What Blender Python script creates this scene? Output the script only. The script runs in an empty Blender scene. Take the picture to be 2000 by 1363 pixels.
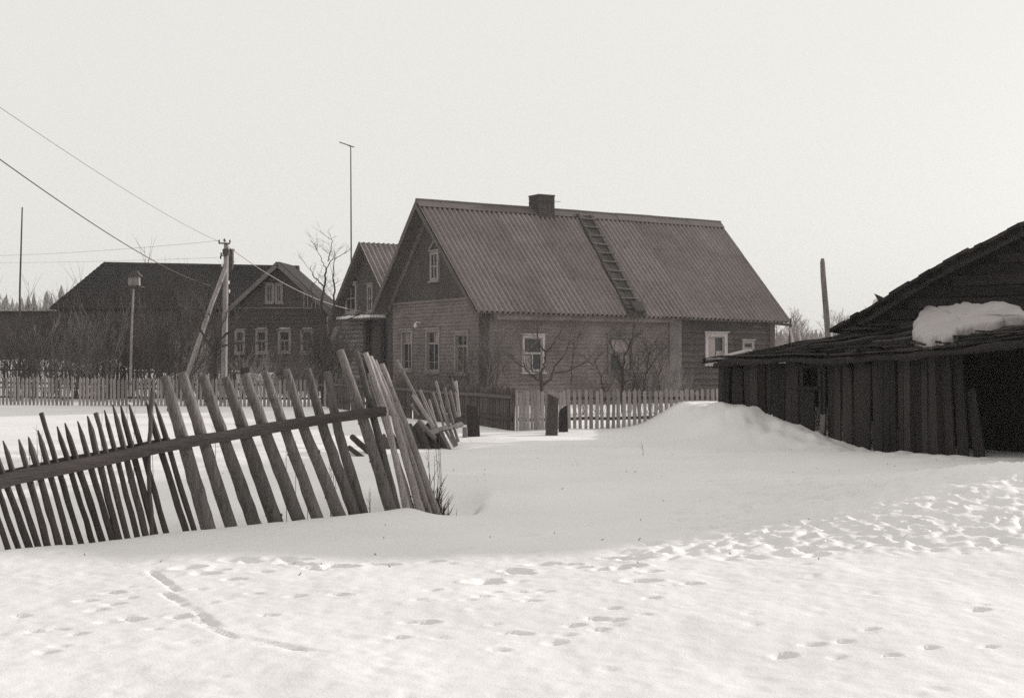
import bpy, math, random
import numpy as np
from mathutils import Vector, Matrix

random.seed(7)
SC = bpy.context.scene
COL = SC.collection
V = Vector

# ------------------------------------------------------------------ camera
F = 2655.0          # focal length in pixels of the 2000 px wide photograph
HY = 700.0          # row of the horizon
EYE = 1.6
cam_d = bpy.data.cameras.new("camera")
cam_d.sensor_width = 36.0
cam_d.lens = F / 2000.0 * 36.0
cam_d.shift_y = (HY - 681.5) / 2000.0
cam_d.clip_start = 0.1
cam_d.clip_end = 3000
cam = bpy.data.objects.new("camera", cam_d)
cam.location = (0, 0, EYE)
cam.rotation_euler = (math.radians(90), 0, 0)
COL.objects.link(cam)
SC.camera = cam

# ------------------------------------------------------------------ light
SUN_AZ, SUN_EL = 62.0, 13.5
SKYW = 6.2
HAZE = 0.00062
w = bpy.data.worlds.new("World")
SC.world = w
w.use_nodes = True
nt = w.node_tree
bg = nt.nodes["Background"]
sky = nt.nodes.new("ShaderNodeTexSky")
sky.sky_type = 'NISHITA'
sky.sun_disc = False
sky.sun_elevation = math.radians(SUN_EL)
sky.sun_rotation = math.radians(SUN_AZ)
sky.air_density = 1.0
sky.dust_density = 4.0
sky.ozone_density = 1.0
hs = nt.nodes.new("ShaderNodeHueSaturation")      # black-and-white film: the sky keeps its light, not its blue
hs.inputs['Saturation'].default_value = 0.0
tn = nt.nodes.new("ShaderNodeMix"); tn.data_type = 'RGBA'; tn.blend_type = 'MULTIPLY'
tn.inputs[0].default_value = 1.0
tn.inputs[7].default_value = (1.0, 0.985, 0.945, 1)
nt.links.new(sky.outputs[0], hs.inputs['Color'])
vl = nt.nodes.new("ShaderNodeMix"); vl.data_type = 'RGBA'; vl.blend_type = 'MIX'      # high thin haze evens the sky out to white
vl.inputs[0].default_value = 0.80
vl.inputs[7].default_value = (SKYW, SKYW, SKYW, 1)
nt.links.new(hs.outputs[0], vl.inputs[6])
nt.links.new(vl.outputs[2], tn.inputs[6])
nt.links.new(tn.outputs[2], bg.inputs['Color'])
bg.inputs['Strength'].default_value = 0.15

sd = bpy.data.lights.new("sun", 'SUN')
sd.energy = 5.0
sd.angle = math.radians(1.0)
sd.color = (1.0, 0.97, 0.94)
sun = bpy.data.objects.new("sun", sd)
az, el = math.radians(SUN_AZ), math.radians(SUN_EL)
SUNDIR = V((math.sin(az) * math.cos(el), math.cos(az) * math.cos(el), math.sin(el)))
sun.rotation_euler = (-SUNDIR).to_track_quat('-Z', 'Y').to_euler()
sun.location = (60, 40, 40)
COL.objects.link(sun)

SC.view_settings.view_transform = 'Standard'
SC.view_settings.look = 'None'
SC.view_settings.exposure = 0.0
SC.view_settings.gamma = 1.0
SC.view_settings.use_curve_mapping = False
SC.cycles.use_denoising = False
SC.cycles.max_bounces = 6
SC.cycles.diffuse_bounces = 3

# ------------------------------------------------------------------ helpers
def P(px, py, Y):
    return V(((px - 1000.0) / F * Y, Y, EYE + (HY - py) / F * Y))

def PX(px, Y):
    return (px - 1000.0) / F * Y

class MB:
    def __init__(s): s.v = []; s.f = []
    def add(s, vs, fs):
        o = len(s.v)
        s.v += [tuple(p) for p in vs]
        s.f += [tuple(i + o for i in f) for f in fs]
    def hexa(s, c):      # 8 corners: bottom loop 0-3, top loop 4-7
        s.add(c, [(3, 2, 1, 0), (4, 5, 6, 7), (0, 1, 5, 4), (1, 2, 6, 5), (2, 3, 7, 6), (3, 0, 4, 7)])
    def box(s, O, ax, ay, az):      # origin corner and three edge vectors
        O = V(O); ax = V(ax); ay = V(ay); az = V(az)
        s.hexa([O, O + ax, O + ax + ay, O + ay, O + az, O + ax + az, O + ax + ay + az, O + ay + az])
    def beam(s, a, b, wd, ht, up=V((0, 0, 1))):
        a = V(a); b = V(b); d = (b - a).normalized()
        side = d.cross(up)
        if side.length < 1e-4: side = d.cross(V((0, 1, 0)))
        side.normalize(); u = side.cross(d).normalized()
        x = side * wd / 2; y = u * ht / 2
        s.hexa([a - x - y, a + x - y, a + x + y, a - x + y, b - x - y, b + x - y, b + x + y, b - x + y])
    def tube(s, pts, rad, n=6, cap=True, jit=0.0, rng=None):
        pts = [V(p) for p in pts]
        k = len(pts); o = len(s.v)
        up = None
        for i, p in enumerate(pts):
            d = (pts[min(i + 1, k - 1)] - pts[max(i - 1, 0)])
            if d.length < 1e-9: d = V((0, 0, 1))
            d.normalize()
            if up is None:
                up = d.cross(V((0.31, 0.9, 0.17)))
                if up.length < 1e-3: up = d.cross(V((1, 0, 0)))
                up.normalize()
            else:
                up = (up - d * up.dot(d))
                if up.length < 1e-6: up = d.cross(V((1, 0, 0)))
                up.normalize()
            q = d.cross(up)
            r = rad[i] if hasattr(rad, '__len__') else rad
            for j in range(n):
                a = 2 * math.pi * j / n
                rr = r * (1 + (rng.uniform(-jit, jit) if jit else 0))
                s.v.append(tuple(p + up * math.cos(a) * rr + q * math.sin(a) * rr))
        for i in range(k - 1):
            for j in range(n):
                a = o + i * n + j; b = o + i * n + (j + 1) % n
                s.f.append((a, b, b + n, a + n))
        if cap:
            s.f.append(tuple(o + j for j in reversed(range(n))))
            s.f.append(tuple(o + (k - 1) * n + j for j in range(n)))
    def mesh(s, name, mat, off=V((0, 0, 0)), smooth=False):
        m = bpy.data.meshes.new(name)
        m.from_pydata([(a - off.x, b - off.y, c - off.z) for a, b, c in s.v], [], s.f)
        m.materials.append(mat)
        m.update()
        if smooth:
            for p in m.polygons: p.use_smooth = True
        return m

def wloc(o):
    p = V((0, 0, 0))
    while o is not None:
        p += V(o.location); o = o.parent
    return p

def part(name, mb, mat, parent=None, label=None, smooth=False, kind=None):
    off = wloc(parent) if parent else V((0, 0, 0))
    o = bpy.data.objects.new(name, mb.mesh(name, mat, off, smooth))
    if parent: o.parent = parent
    COL.objects.link(o)
    if label: o['label'] = label
    if kind: o['kind'] = kind
    return o

def inst(name, me, parent, loc, rot=(0, 0, 0), scale=(1, 1, 1)):
    o = bpy.data.objects.new(name, me)
    if parent: o.parent = parent
    o.location = V(loc) - (wloc(parent) if parent else V((0, 0, 0)))
    o.rotation_euler = rot
    o.scale = scale
    COL.objects.link(o)
    return o

def thing(name, label, cat, loc=(0, 0, 0), group=None, kind=None):
    o = bpy.data.objects.new(name, None)
    o.empty_display_size = 0.3
    o.location = loc
    COL.objects.link(o)
    o['label'] = label; o['category'] = cat
    if group: o['group'] = group
    if kind: o['kind'] = kind
    return o

def solo(name, mb, mat, label=None, cat=None, loc=(0, 0, 0), group=None, kind=None, smooth=False):
    o = bpy.data.objects.new(name, mb.mesh(name, mat, V(loc), smooth))
    o.location = loc
    COL.objects.link(o)
    if label: o['label'] = label
    if cat: o['category'] = cat
    if group: o['group'] = group
    if kind: o['kind'] = kind
    return o

# ------------------------------------------------------------------ materials
TINT = (1.12, 0.96, 0.94)
def mat(name, v, var=0.35, sc=(6, 6, 0.9), rough=0.9, bump=0.3, rnd=0.25, tint=TINT, spec=0.15, fine=40.0):
    m = bpy.data.materials.new(name); m.use_nodes = True
    t = m.node_tree; n = t.nodes; L = t.links
    b = n["Principled BSDF"]
    b.inputs['Roughness'].default_value = rough
    b.inputs['Specular IOR Level'].default_value = spec
    tc = n.new("ShaderNodeTexCoord"); mp = n.new("ShaderNodeMapping")
    mp.inputs['Scale'].default_value = sc
    L.new(tc.outputs['Object'], mp.inputs['Vector'])
    nz = n.new("ShaderNodeTexNoise"); nz.inputs['Scale'].default_value = 2.2; nz.inputs['Detail'].default_value = 6
    nz.inputs['Roughness'].default_value = 0.65
    L.new(mp.outputs[0], nz.inputs['Vector'])
    nf = n.new("ShaderNodeTexNoise"); nf.inputs['Scale'].default_value = fine / 6.0; nf.inputs['Detail'].default_value = 3
    L.new(mp.outputs[0], nf.inputs['Vector'])
    nb = n.new("ShaderNodeTexNoise"); nb.inputs['Scale'].default_value = 0.9; nb.inputs['Detail'].default_value = 3
    L.new(tc.outputs['Object'], nb.inputs['Vector'])
    a1 = n.new("ShaderNodeMath"); a1.operation = 'ADD'
    L.new(nz.outputs['Fac'], a1.inputs[0]); L.new(nf.outputs['Fac'], a1.inputs[1])
    a2 = n.new("ShaderNodeMath"); a2.operation = 'ADD'
    L.new(a1.outputs[0], a2.inputs[0]); L.new(nb.outputs['Fac'], a2.inputs[1])
    mr = n.new("ShaderNodeMapRange")
    mr.inputs['From Min'].default_value = 1.05; mr.inputs['From Max'].default_value = 1.95
    mr.inputs['To Min'].default_value = v * (1 - var); mr.inputs['To Max'].default_value = v * (1 + var)
    L.new(a2.outputs[0], mr.inputs['Value'])
    oi = n.new("ShaderNodeObjectInfo")
    m2 = n.new("ShaderNodeMapRange")
    m2.inputs['To Min'].default_value = 1 - rnd; m2.inputs['To Max'].default_value = 1 + rnd
    L.new(oi.outputs['Random'], m2.inputs['Value'])
    mu = n.new("ShaderNodeMath"); mu.operation = 'MULTIPLY'
    L.new(mr.outputs[0], mu.inputs[0]); L.new(m2.outputs[0], mu.inputs[1])
    vm = n.new("ShaderNodeVectorMath"); vm.operation = 'SCALE'
    vm.inputs[0].default_value = tint
    L.new(mu.outputs[0], vm.inputs['Scale'])
    L.new(vm.outputs[0], b.inputs['Base Color'])
    if bump:
        bp = n.new("ShaderNodeBump"); bp.inputs['Strength'].default_value = bump; bp.inputs['Distance'].default_value = 0.02
        L.new(a1.outputs[0], bp.inputs['Height']); L.new(bp.outputs[0], b.inputs['Normal'])
    return m

M = {}
M['siding'] = mat("painted siding", 0.155, 0.42, (0.8, 0.8, 6), rnd=0.05)
M['siding_dark'] = mat("dark siding", 0.062, 0.35, (4, 4, 0.9), rnd=0.05)
M['gable'] = mat("gable boards", 0.07, 0.3, (6, 6, 0.8), rnd=0.05)
M['cornerboard'] = mat("corner boards", 0.135, 0.3, (6, 6, 0.8), rnd=0.1, tint=(1.07, 0.97, 0.95))
M['corner_dark'] = mat("dark corner boards", 0.055, 0.3, (6, 6, 0.8), rnd=0.1)
M['slate'] = mat("asbestos cement sheet", 0.185, 0.24, (1.6, 1.6, 1.6), rnd=0.1, bump=0.15)
M['slate_far'] = mat("asbestos cement sheet far", 0.15, 0.35, (1.2, 1.2, 1.2), rnd=0.1, bump=0.15)
M['ridge'] = mat("ridge flashing", 0.10, 0.3, (3, 3, 3), rnd=0.1, rough=0.7)
M['soffit'] = mat("roof deck boards", 0.09, 0.35, (5, 5, 5), rnd=0.1)
M['trim'] = mat("window trim paint", 0.36, 0.3, (5, 5, 2), rnd=0.12, bump=0.1, tint=(1.07, 0.97, 0.95))
M['trim_dull'] = mat("weathered trim paint", 0.24, 0.3, (5, 5, 2), rnd=0.12, bump=0.1, tint=(1.07, 0.97, 0.95))
M['trim_dark'] = mat('dark weathered trim', 0.13, 0.35, (5, 5, 2), rnd=0.2, bump=0.1)
M['brick'] = mat("sooty brick", 0.055, 0.4, (8, 8, 12), rnd=0.1)
M['oldlog'] = mat("grey old logs", 0.20, 0.4, (1, 1, 9), rnd=0.15, tint=(1.07, 0.97, 0.95))
M['darklog'] = mat("dark log wall", 0.062, 0.35, (1, 1, 9), rnd=0.05)
M['tarroof'] = mat("dark shingle roof", 0.018, 0.4, (5, 5, 5), rnd=0.1)
M['picket'] = mat("grey pickets", 0.22, 0.35, (9, 9, 1.2), rnd=0.3, tint=(1.07, 0.97, 0.95))
M['picket_light'] = mat("pale pickets", 0.27, 0.3, (9, 9, 1.2), rnd=0.25, tint=(1.07, 0.97, 0.95))
M['picket_dark'] = mat("dark pickets", 0.07, 0.4, (9, 9, 1.2), rnd=0.35)
M['stake'] = mat("thin fence stakes", 0.058, 0.45, (14, 14, 1.4), rnd=0.3)
M['log'] = mat("barkless fence logs", 0.12, 0.55, (9, 9, 0.8), rnd=0.25, bump=0.6, tint=(1.07, .97, .95))
M['pole'] = mat("peeled poles", 0.27, 0.4, (10, 10, 0.8), rnd=0.2, bump=0.5, tint=(1.07, 0.97, 0.95))
M['rail'] = mat("fence rail", 0.058, 0.4, (1.2, 1.2, 14), rnd=0.1, bump=0.5)
M['junk'] = mat("dark rotten wood", 0.05, 0.5, (8, 8, 1.5), rnd=0.35, bump=0.5)
M['junk_light'] = mat("bleached slats", 0.14, 0.4, (9, 9, 1.2), rnd=0.3, tint=(1.07, 0.97, 0.95))
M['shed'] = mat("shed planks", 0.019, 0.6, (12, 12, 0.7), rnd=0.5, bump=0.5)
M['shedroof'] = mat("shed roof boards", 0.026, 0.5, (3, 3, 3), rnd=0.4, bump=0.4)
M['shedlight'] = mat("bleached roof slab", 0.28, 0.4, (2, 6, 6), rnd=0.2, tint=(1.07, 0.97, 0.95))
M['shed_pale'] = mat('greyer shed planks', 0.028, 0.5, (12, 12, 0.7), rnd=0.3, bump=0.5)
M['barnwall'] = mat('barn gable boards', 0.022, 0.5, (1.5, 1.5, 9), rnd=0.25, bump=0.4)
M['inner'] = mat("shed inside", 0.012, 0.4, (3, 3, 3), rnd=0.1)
M['utility'] = mat("utility pole wood", 0.26, 0.35, (8, 8, 0.6), rnd=0.1, tint=(1.07, 0.97, 0.95))
M['iron'] = mat("rusty iron", 0.05, 0.4, (8, 8, 8), rnd=0.1, rough=0.6)
M['wire'] = mat("wire", 0.05, 0.2, rnd=0.1, bump=0)
M['wire_pale'] = mat("pale wire", 0.35, 0.2, rnd=0.1, bump=0)
M['porcelain'] = mat("porcelain", 0.7, 0.1, rnd=0.0, bump=0, rough=0.3)
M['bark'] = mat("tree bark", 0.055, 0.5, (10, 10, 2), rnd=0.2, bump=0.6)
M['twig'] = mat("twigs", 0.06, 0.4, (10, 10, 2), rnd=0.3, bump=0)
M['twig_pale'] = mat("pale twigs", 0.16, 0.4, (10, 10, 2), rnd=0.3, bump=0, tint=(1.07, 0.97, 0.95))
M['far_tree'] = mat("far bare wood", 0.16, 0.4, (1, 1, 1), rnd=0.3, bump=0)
M['forest'] = mat("far conifers", 0.08, 0.5, (1, 1, 1), rnd=0.3, bump=0)
M['weed'] = mat("dry weeds", 0.12, 0.4, rnd=0.4, bump=0)
M['birdhouse'] = mat("birdhouse boards", 0.2, 0.4, (8, 8, 2), rnd=0.1, tint=(1.07, 0.97, 0.95))

def glass_mat(name, v, rough=0.08):
    m = bpy.data.materials.new(name); m.use_nodes = True
    b = m.node_tree.nodes["Principled BSDF"]
    n = m.node_tree.nodes; L = m.node_tree.links
    tc = n.new("ShaderNodeTexCoord"); nz = n.new("ShaderNodeTexNoise"); nz.inputs['Scale'].default_value = 1.7
    L.new(tc.outputs['Object'], nz.inputs['Vector'])
    mr = n.new("ShaderNodeMapRange"); mr.inputs['To Min'].default_value = v * 0.4; mr.inputs['To Max'].default_value = v * 1.6
    L.new(nz.outputs['Fac'], mr.inputs['Value']); L.new(mr.outputs[0], b.inputs['Base Color'])
    bp = n.new("ShaderNodeBump"); bp.inputs['Strength'].default_value = 0.05
    L.new(nz.outputs['Fac'], bp.inputs['Height']); L.new(bp.outputs[0], b.inputs['Normal'])
    b.inputs['Roughness'].default_value = rough
    b.inputs['Specular IOR Level'].default_value = 0.35
    return m
M['glass'] = glass_mat("window glass", 0.03)
M['curtain'] = mat("net curtain behind glass", 0.24, 0.3, (14, 14, 0.5), rnd=0.1, bump=0, rough=0.5)

def snow_mat():
    m = bpy.data.materials.new("snow"); m.use_nodes = True
    t = m.node_tree; n = t.nodes; L = t.links
    b = n["Principled BSDF"]
    b.inputs['Roughness'].default_value = 0.75
    b.inputs['Specular IOR Level'].default_value = 0.2
    tc = n.new("ShaderNodeTexCoord")
    n1 = n.new("ShaderNodeTexNoise"); n1.inputs['Scale'].default_value = 0.5; n1.inputs['Detail'].default_value = 5
    n2 = n.new("ShaderNodeTexNoise"); n2.inputs['Scale'].default_value = 9.0; n2.inputs['Detail'].default_value = 6
    n3 = n.new("ShaderNodeTexNoise"); n3.inputs['Scale'].default_value = 60.0; n3.inputs['Detail'].default_value = 4
    for k in (n1, n2, n3): L.new(tc.outputs['Object'], k.inputs['Vector'])
    mr = n.new("ShaderNodeMapRange"); mr.inputs['From Min'].default_value = 0.3; mr.inputs['From Max'].default_value = 0.7
    mr.inputs['To Min'].default_value = 0.70; mr.inputs['To Max'].default_value = 0.77
    L.new(n1.outputs['Fac'], mr.inputs['Value'])
    vm = n.new("ShaderNodeVectorMath"); vm.operation = 'SCALE'; vm.inputs[0].default_value = (1.0, 0.972, 0.96)
    L.new(mr.outputs[0], vm.inputs['Scale']); L.new(vm.outputs[0], b.inputs['Base Color'])
    ad = n.new("ShaderNodeMath"); ad.operation = 'MULTIPLY_ADD'; ad.inputs[1].default_value = 0.35
    L.new(n3.outputs['Fac'], ad.inputs[0]); L.new(n2.outputs['Fac'], ad.inputs[2])
    bp = n.new("ShaderNodeBump"); bp.inputs['Strength'].default_value = 0.22; bp.inputs['Distance'].default_value = 0.03
    L.new(ad.outputs[0], bp.inputs['Height']); L.new(bp.outputs[0], b.inputs['Normal'])
    return m
M['snow'] = snow_mat()
M['shade_snow'] = mat('shade-grey old snow', 0.36, 0.14, (2, 2, 2), rnd=0.0, bump=0.5, tint=(1.05, .97, .96))  # deep shade beside the barn painted into the roof snow as darker grey

# ------------------------------------------------------------------ terrain
def vnoise(x, y, seed):
    x = np.asarray(x, float); y = np.asarray(y, float)
    xi = np.floor(x).astype(np.int64); yi = np.floor(y).astype(np.int64)
    fx = x - xi; fy = y - yi
    def h(a, b):
        n = (a * 374761393 + b * 668265263 + seed * 974711) & 0xffffffff
        n = ((n ^ (n >> 13)) * 1274126177) & 0xffffffff
        n = n ^ (n >> 16)
        return (n & 0xffff) / 65535.0
    sx = fx * fx * (3 - 2 * fx); sy = fy * fy * (3 - 2 * fy)
    a = h(xi, yi); b = h(xi + 1, yi); c = h(xi, yi + 1); d = h(xi + 1, yi + 1)
    return (a + (b - a) * sx) * (1 - sy) + (c + (d - c) * sx) * sy - 0.5

def fbm(x, y, seed, octs=4, gain=0.5):
    t = 0; a = 1.0
    for i in range(octs):
        t = t + a * vnoise(x * 2 ** i + 13.7 * i, y * 2 ** i - 7.3 * i, seed + i)
        a *= gain
    return t

def sstep(a, b, x):
    t = np.clip((x - a) / (b - a), 0, 1)
    return t * t * (3 - 2 * t)

# snow level along the shed's plank wall (distance Y -> height)
WALLY = [20.0, 21.5, 23.3, 23.9, 25.1, 25.7, 26.4, 27.6, 31.5, 34.0, 37]
WALLZ = [0.12, 0.09, 0.08, 0.18, 0.34, 0.44, 0.60, 0.64, 0.56, 0.15, 0.0]
def wall_x(y):
    return 4.271 + (28.0 - y) * (2.45 / 6.5)

def gh(x, y):
    x = np.asarray(x, float); y = np.asarray(y, float)
    z = 0.10 * fbm(x * 0.16, y * 0.16, 3, 3) + 0.03 * fbm(x * 0.9, y * 0.7, 11, 3)
    z = z * np.clip(1.3 - y / 60.0, 0.25, 1)
    # drift against the shed
    m = np.interp(y, WALLY, WALLZ, left=0.1, right=0.0)
    wx = wall_x(np.clip(y, 16, 28.0))
    d = (wx - x)
    wid = np.interp(y, [18, 22, 24, 26, 31], [2.2, 1.9, 1.4, 1.18, 1.05])
    z = z + m * np.where(d < 0, 1.0, np.exp(-(np.maximum(d - 0.25, 0) / wid) ** 2 * 1.6))
    z = z + (0.10 * fbm(x * 1.7, y * 1.2, 41, 3) + 0.06 * fbm(x * 5.0, y * 3.4, 43, 2)) * np.exp(-((d - 0.4) / 0.8) ** 2) * sstep(18, 22, y) * sstep(33, 28, y)
    # snow bank along the leaning fence: crest in front, hollow behind
    s = (x - y + 15.93) / math.sqrt(2)          # + towards the camera side
    along = (x + y - 7.47) / math.sqrt(2)       # 0 at the left picture edge
    wgt = sstep(-3.0, 0.5, along + 2.5) * sstep(4.75, 4.0, along)
    crest = 0.09 * np.exp(-((s - 0.35) / 0.5) ** 2)
    hollow = -0.50 * np.exp(-((s + 0.60) / 0.60) ** 2) - 0.12 * sstep(-0.2, -2.0, s) * np.exp(-((s + 2.0) / 2.5) ** 2)
    z = z + wgt * (crest + hollow)
    # thawed pit at the end of the fence
    cx, cy = PX(868, 14.9), 14.95
    z = z - 0.62 * np.exp(-(((x - cx) / 0.30) ** 2 + ((y - cy) / 0.6) ** 2) ** 1.6)
    z = z - 0.26 * np.exp(-(((x - cx - 0.2) / 0.22) ** 2 + ((y - cy - 1.1) / 0.8) ** 2) ** 1.5)
    # wind ridges in the garden behind the fence
    g = sstep(-0.6, -2.0, s) * sstep(30, 24, y) * sstep(0.5, -1.5, x)
    z = z + g * (0.08 * fbm(x * 0.7 + y * 0.2, y * 2.2, 21, 3) + 0.08 * np.sin(y * 2.6 + 1.2 * np.sin(x * 0.9) + x * 0.35) * (0.6 + fbm(x * .5, y * .5, 5, 2)))
    # low trampled bank at the right
    z = z + 0.40 * sstep(1.2, 5.2, x - 0.2 * (y - 12)) * np.exp(-((y - 14.3 - 0.30 * (x - 4)) / 2.1) ** 2)
    # trampled belt at the right
    t = sstep(0.4, 1.6, x - 0.25 * (y - 11.5)) * sstep(10.6, 11.4, y) * sstep(18.5, 15.5, y - 0.5 * (x - 4))
    rid = 0.5 - np.abs(fbm(x * 4.6, y * 4.2, 31, 3)) * 1.7
    z = z + t * (0.042 * rid + 0.035 * fbm(x * 7.5, y * 5.5, 33, 3))
    # faint wind ripples over the open middle ground
    z = z + 0.022 * fbm(x * 0.8 + y * 0.25, y * 2.4, 61, 3) * sstep(11, 14, y) * sstep(34, 26, y)
    # small crust lumps in the sunny foreground
    z = z + sstep(13.5, 11.0, y) * (0.009 * fbm(x * 4.0, y * 3.0, 51, 3) + 0.006 * fbm(x * 14.0, y * 11.0, 53, 2))
    return z

def gz(x, y): return float(gh(x, y))

def axis(lo, dlo, dhi, hi, step, grow):
    a = list(np.arange(dlo, dhi, step))
    s = step; q = a[-1]
    while q < hi:
        s *= grow; q += s; a.append(q)
    s = step; q = a[0]; pre = []
    while q > lo:
        s *= grow; q -= s; pre.append(q)
    return np.array(pre[::-1] + a)

xs = axis(-700, -5.0, 8.0, 700, 0.028, 1.035)
ys = axis(-30, 6.6, 18.5, 900, 0.028, 1.022)
GX, GY = np.meshgrid(xs, ys)
GZ = gh(GX, GY)

def stamp(cx, cy, ang, ln, wd, dep, rim=0.25):
    R = ln * 1.8
    i0, i1 = np.searchsorted(xs, [cx - R, cx + R]); j0, j1 = np.searchsorted(ys, [cy - R, cy + R])
    if i1 <= i0 or j1 <= j0: return
    X = GX[j0:j1, i0:i1] - cx; Y = GY[j0:j1, i0:i1] - cy
    ca, sa = math.cos(ang), math.sin(ang)
    a = (X * ca + Y * sa) / ln; b = (-X * sa + Y * ca) / wd
    r2 = a * a + b * b
    GZ[j0:j1, i0:i1] += -dep * np.exp(-r2 ** 1.9) + dep * rim * np.exp(-((np.sqrt(r2) - 1.3) / 0.22) ** 2)

rs = random.Random(5)
prints = []
for x, y in [(480,480),(630,440),(720,465),(630,500),(320,640),(210,650),(430,670),(330,735),(265,765),(740,580),(610,595),
             (1330,250),(1400,262),(1650,250),(1600,268),(1310,360),(1470,320),(1120,415),(1420,440),(1250,470),(1650,455),(1900,450),(1190,495),
             (1000,570),(1050,300),(1150,330),(1220,310),(1700,280),(1760,300),(1900,290),(1560,240),(120,560),(540,530),(860,640),(1500,560)]:
    prints.append((x / 2.857, 1000 + y / 2.857))
for x, y in [(130,735),(200,740),(430,720),(590,650),(980,575),(1000,665),(770,835),(740,850),(930,780),(960,795),(1090,740),(1240,740),(1310,760),(800,900),(970,900),
             (1110,900),(735,935),(650,960),(1030,965),(300,1085),(410,1085),(240,1170),(1490,780),(1600,765),(1680,850),(1740,790),(1740,960),
             (1410,1070),(1520,1080),(1280,1105),(970,1145),(1230,1155),(1165,1190),(830,1235),(1690,1050),(1500,1010),(1430,1125),(880,1140),(450,900),(360,955),(1050,890),(1500,710),(1640,720)]:
    prints.append((700 + x / 3.028, 850 + y / 3.028))
for x, y in [(820,1137),(990,1125),(660,1190),(960,1200),(1260,1200),(1470,1160),(1140,1075),(1800,1155),(1750,970),(280,270),(380,270),
             (320,230),(150,820),(160,325),(330,320),(600,330),(110,410),(1380,285)]:
    prints.append((1300 + x / 2.857, 850 + y / 2.857))
for px, py in prints:
    Y = EYE * F / (py - HY); X = PX(px, Y)
    k = rs.uniform(0.75, 1.3)
    k *= 1.35 if py < 1140 else 0.8
    stamp(X, Y, math.radians(rs.uniform(-25, 40)), 0.075 * k, 0.05 * k, rs.uniform(0.022, 0.04) * k)
for i in range(110):       # beyond the frame's foot and faint old prints
    X = rs.uniform(-4, 4.5); Y = rs.uniform(6.3, 11.5)
    stamp(X, Y, rs.uniform(0, 3.1), rs.uniform(.04, .08), rs.uniform(.03, .05), rs.uniform(.004, .010))
for i in range(420):      # the trampled belt: many small overlapping prints
    Y = rs.uniform(10.9, 17.5); X = rs.uniform(1.0 + .25 * (Y - 11.5), .39 * Y)
    stamp(X, Y, math.radians(rs.uniform(-30, 50)), rs.uniform(.06, .13), rs.uniform(.04, .075), rs.uniform(.015, .04))
def trench(pp, wd, dep, step=0.12):
    pts = [V((PX(a, EYE * F / (b - HY)), EYE * F / (b - HY))) for a, b in pp]
    for a, b in zip(pts, pts[1:]):
        n = max(1, int((b - a).length / step))
        ang = math.atan2(b.y - a.y, b.x - a.x)
        for i in range(n):
            p = a.lerp(b, i / n)
            stamp(p.x + rs.uniform(-.008, .008), p.y, ang, step * 1.1, wd * rs.uniform(.8, 1.2), dep * rs.uniform(.3, 1.0), rim=0.3)
trench([(296, 1112), (318, 1128), (350, 1155)], 0.035, 0.022)
trench([(330, 1158), (352, 1172), (372, 1185)], 0.035, 0.022)
trench([(383, 1190), (405, 1208), (432, 1222)], 0.03, 0.02)
trench([(385, 1206), (410, 1222), (438, 1234), (480, 1246), (530, 1256), (600, 1266), (640, 1270)], 0.025, 0.018)
trench([(500, 1245), (550, 1254), (570, 1257)], 0.025, 0.016)
trench([(40, 1122), (80, 1122), (130, 1118), (190, 1116), (240, 1118)], 0.06, 0.02)

nx, ny = len(xs), len(ys)
me = bpy.data.meshes.new("snow_ground")
me.vertices.add(nx * ny)
me.vertices.foreach_set("co", np.stack([GX, GY, GZ], -1).astype(np.float32).ravel())
idx = np.arange(nx * ny).reshape(ny, nx)
q = np.stack([idx[:-1, :-1], idx[:-1, 1:], idx[1:, 1:], idx[1:, :-1]], -1).reshape(-1, 4)
me.loops.add(q.size); me.loops.foreach_set("vertex_index", q.astype(np.int32).ravel())
me.polygons.add(len(q)); me.polygons.foreach_set("loop_start", (np.arange(len(q)) * 4).astype(np.int32))
me.polygons.foreach_set("loop_total", np.full(len(q), 4, np.int32))
me.polygons.foreach_set("use_smooth", np.ones(len(q), bool))
me.update(); me.validate()
me.materials.append(M['snow'])
g = bpy.data.objects.new("snow_ground", me); COL.objects.link(g); g['kind'] = 'structure'
g['label'] = "snow covered ground with footprints and drifts"
print("ground", nx, ny)

#--STRUCT--
# ------------------------------------------------------------------ distant land
def hill_strip(name, pts, depth, label):
    mb = MB()
    vs = []
    for x, y, h in pts:
        vs += [(x, y, -3), (x, y, h), (x * 1.15, y + depth, h * 0.9), (x * 1.2, y + depth * 1.5, -3)]
    n = len(pts); fs = []
    for i in range(n - 1):
        for j in range(3):
            a = i * 4 + j
            fs.append((a, a + 4, a + 5, a + 1))
    mb.add(vs, fs)
    o = solo(name, mb, M['snow'], label, None, kind='structure', smooth=True)
    return o
rr = random.Random(21)
hp = []
for i in range(41):
    a = -0.75 + 1.5 * i / 40
    D = 475
    hp.append((math.tan(a) * D, D - 30 * math.cos(a * 3), 7 + 14 * float(sstep(-.25, -.33, a)) + 9 * math.exp(-((a + 0.17) / 0.12) ** 2) + 3 * math.sin(a * 7)))
hill_strip("hills", hp, 160, "low snowy rise on the horizon")

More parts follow.
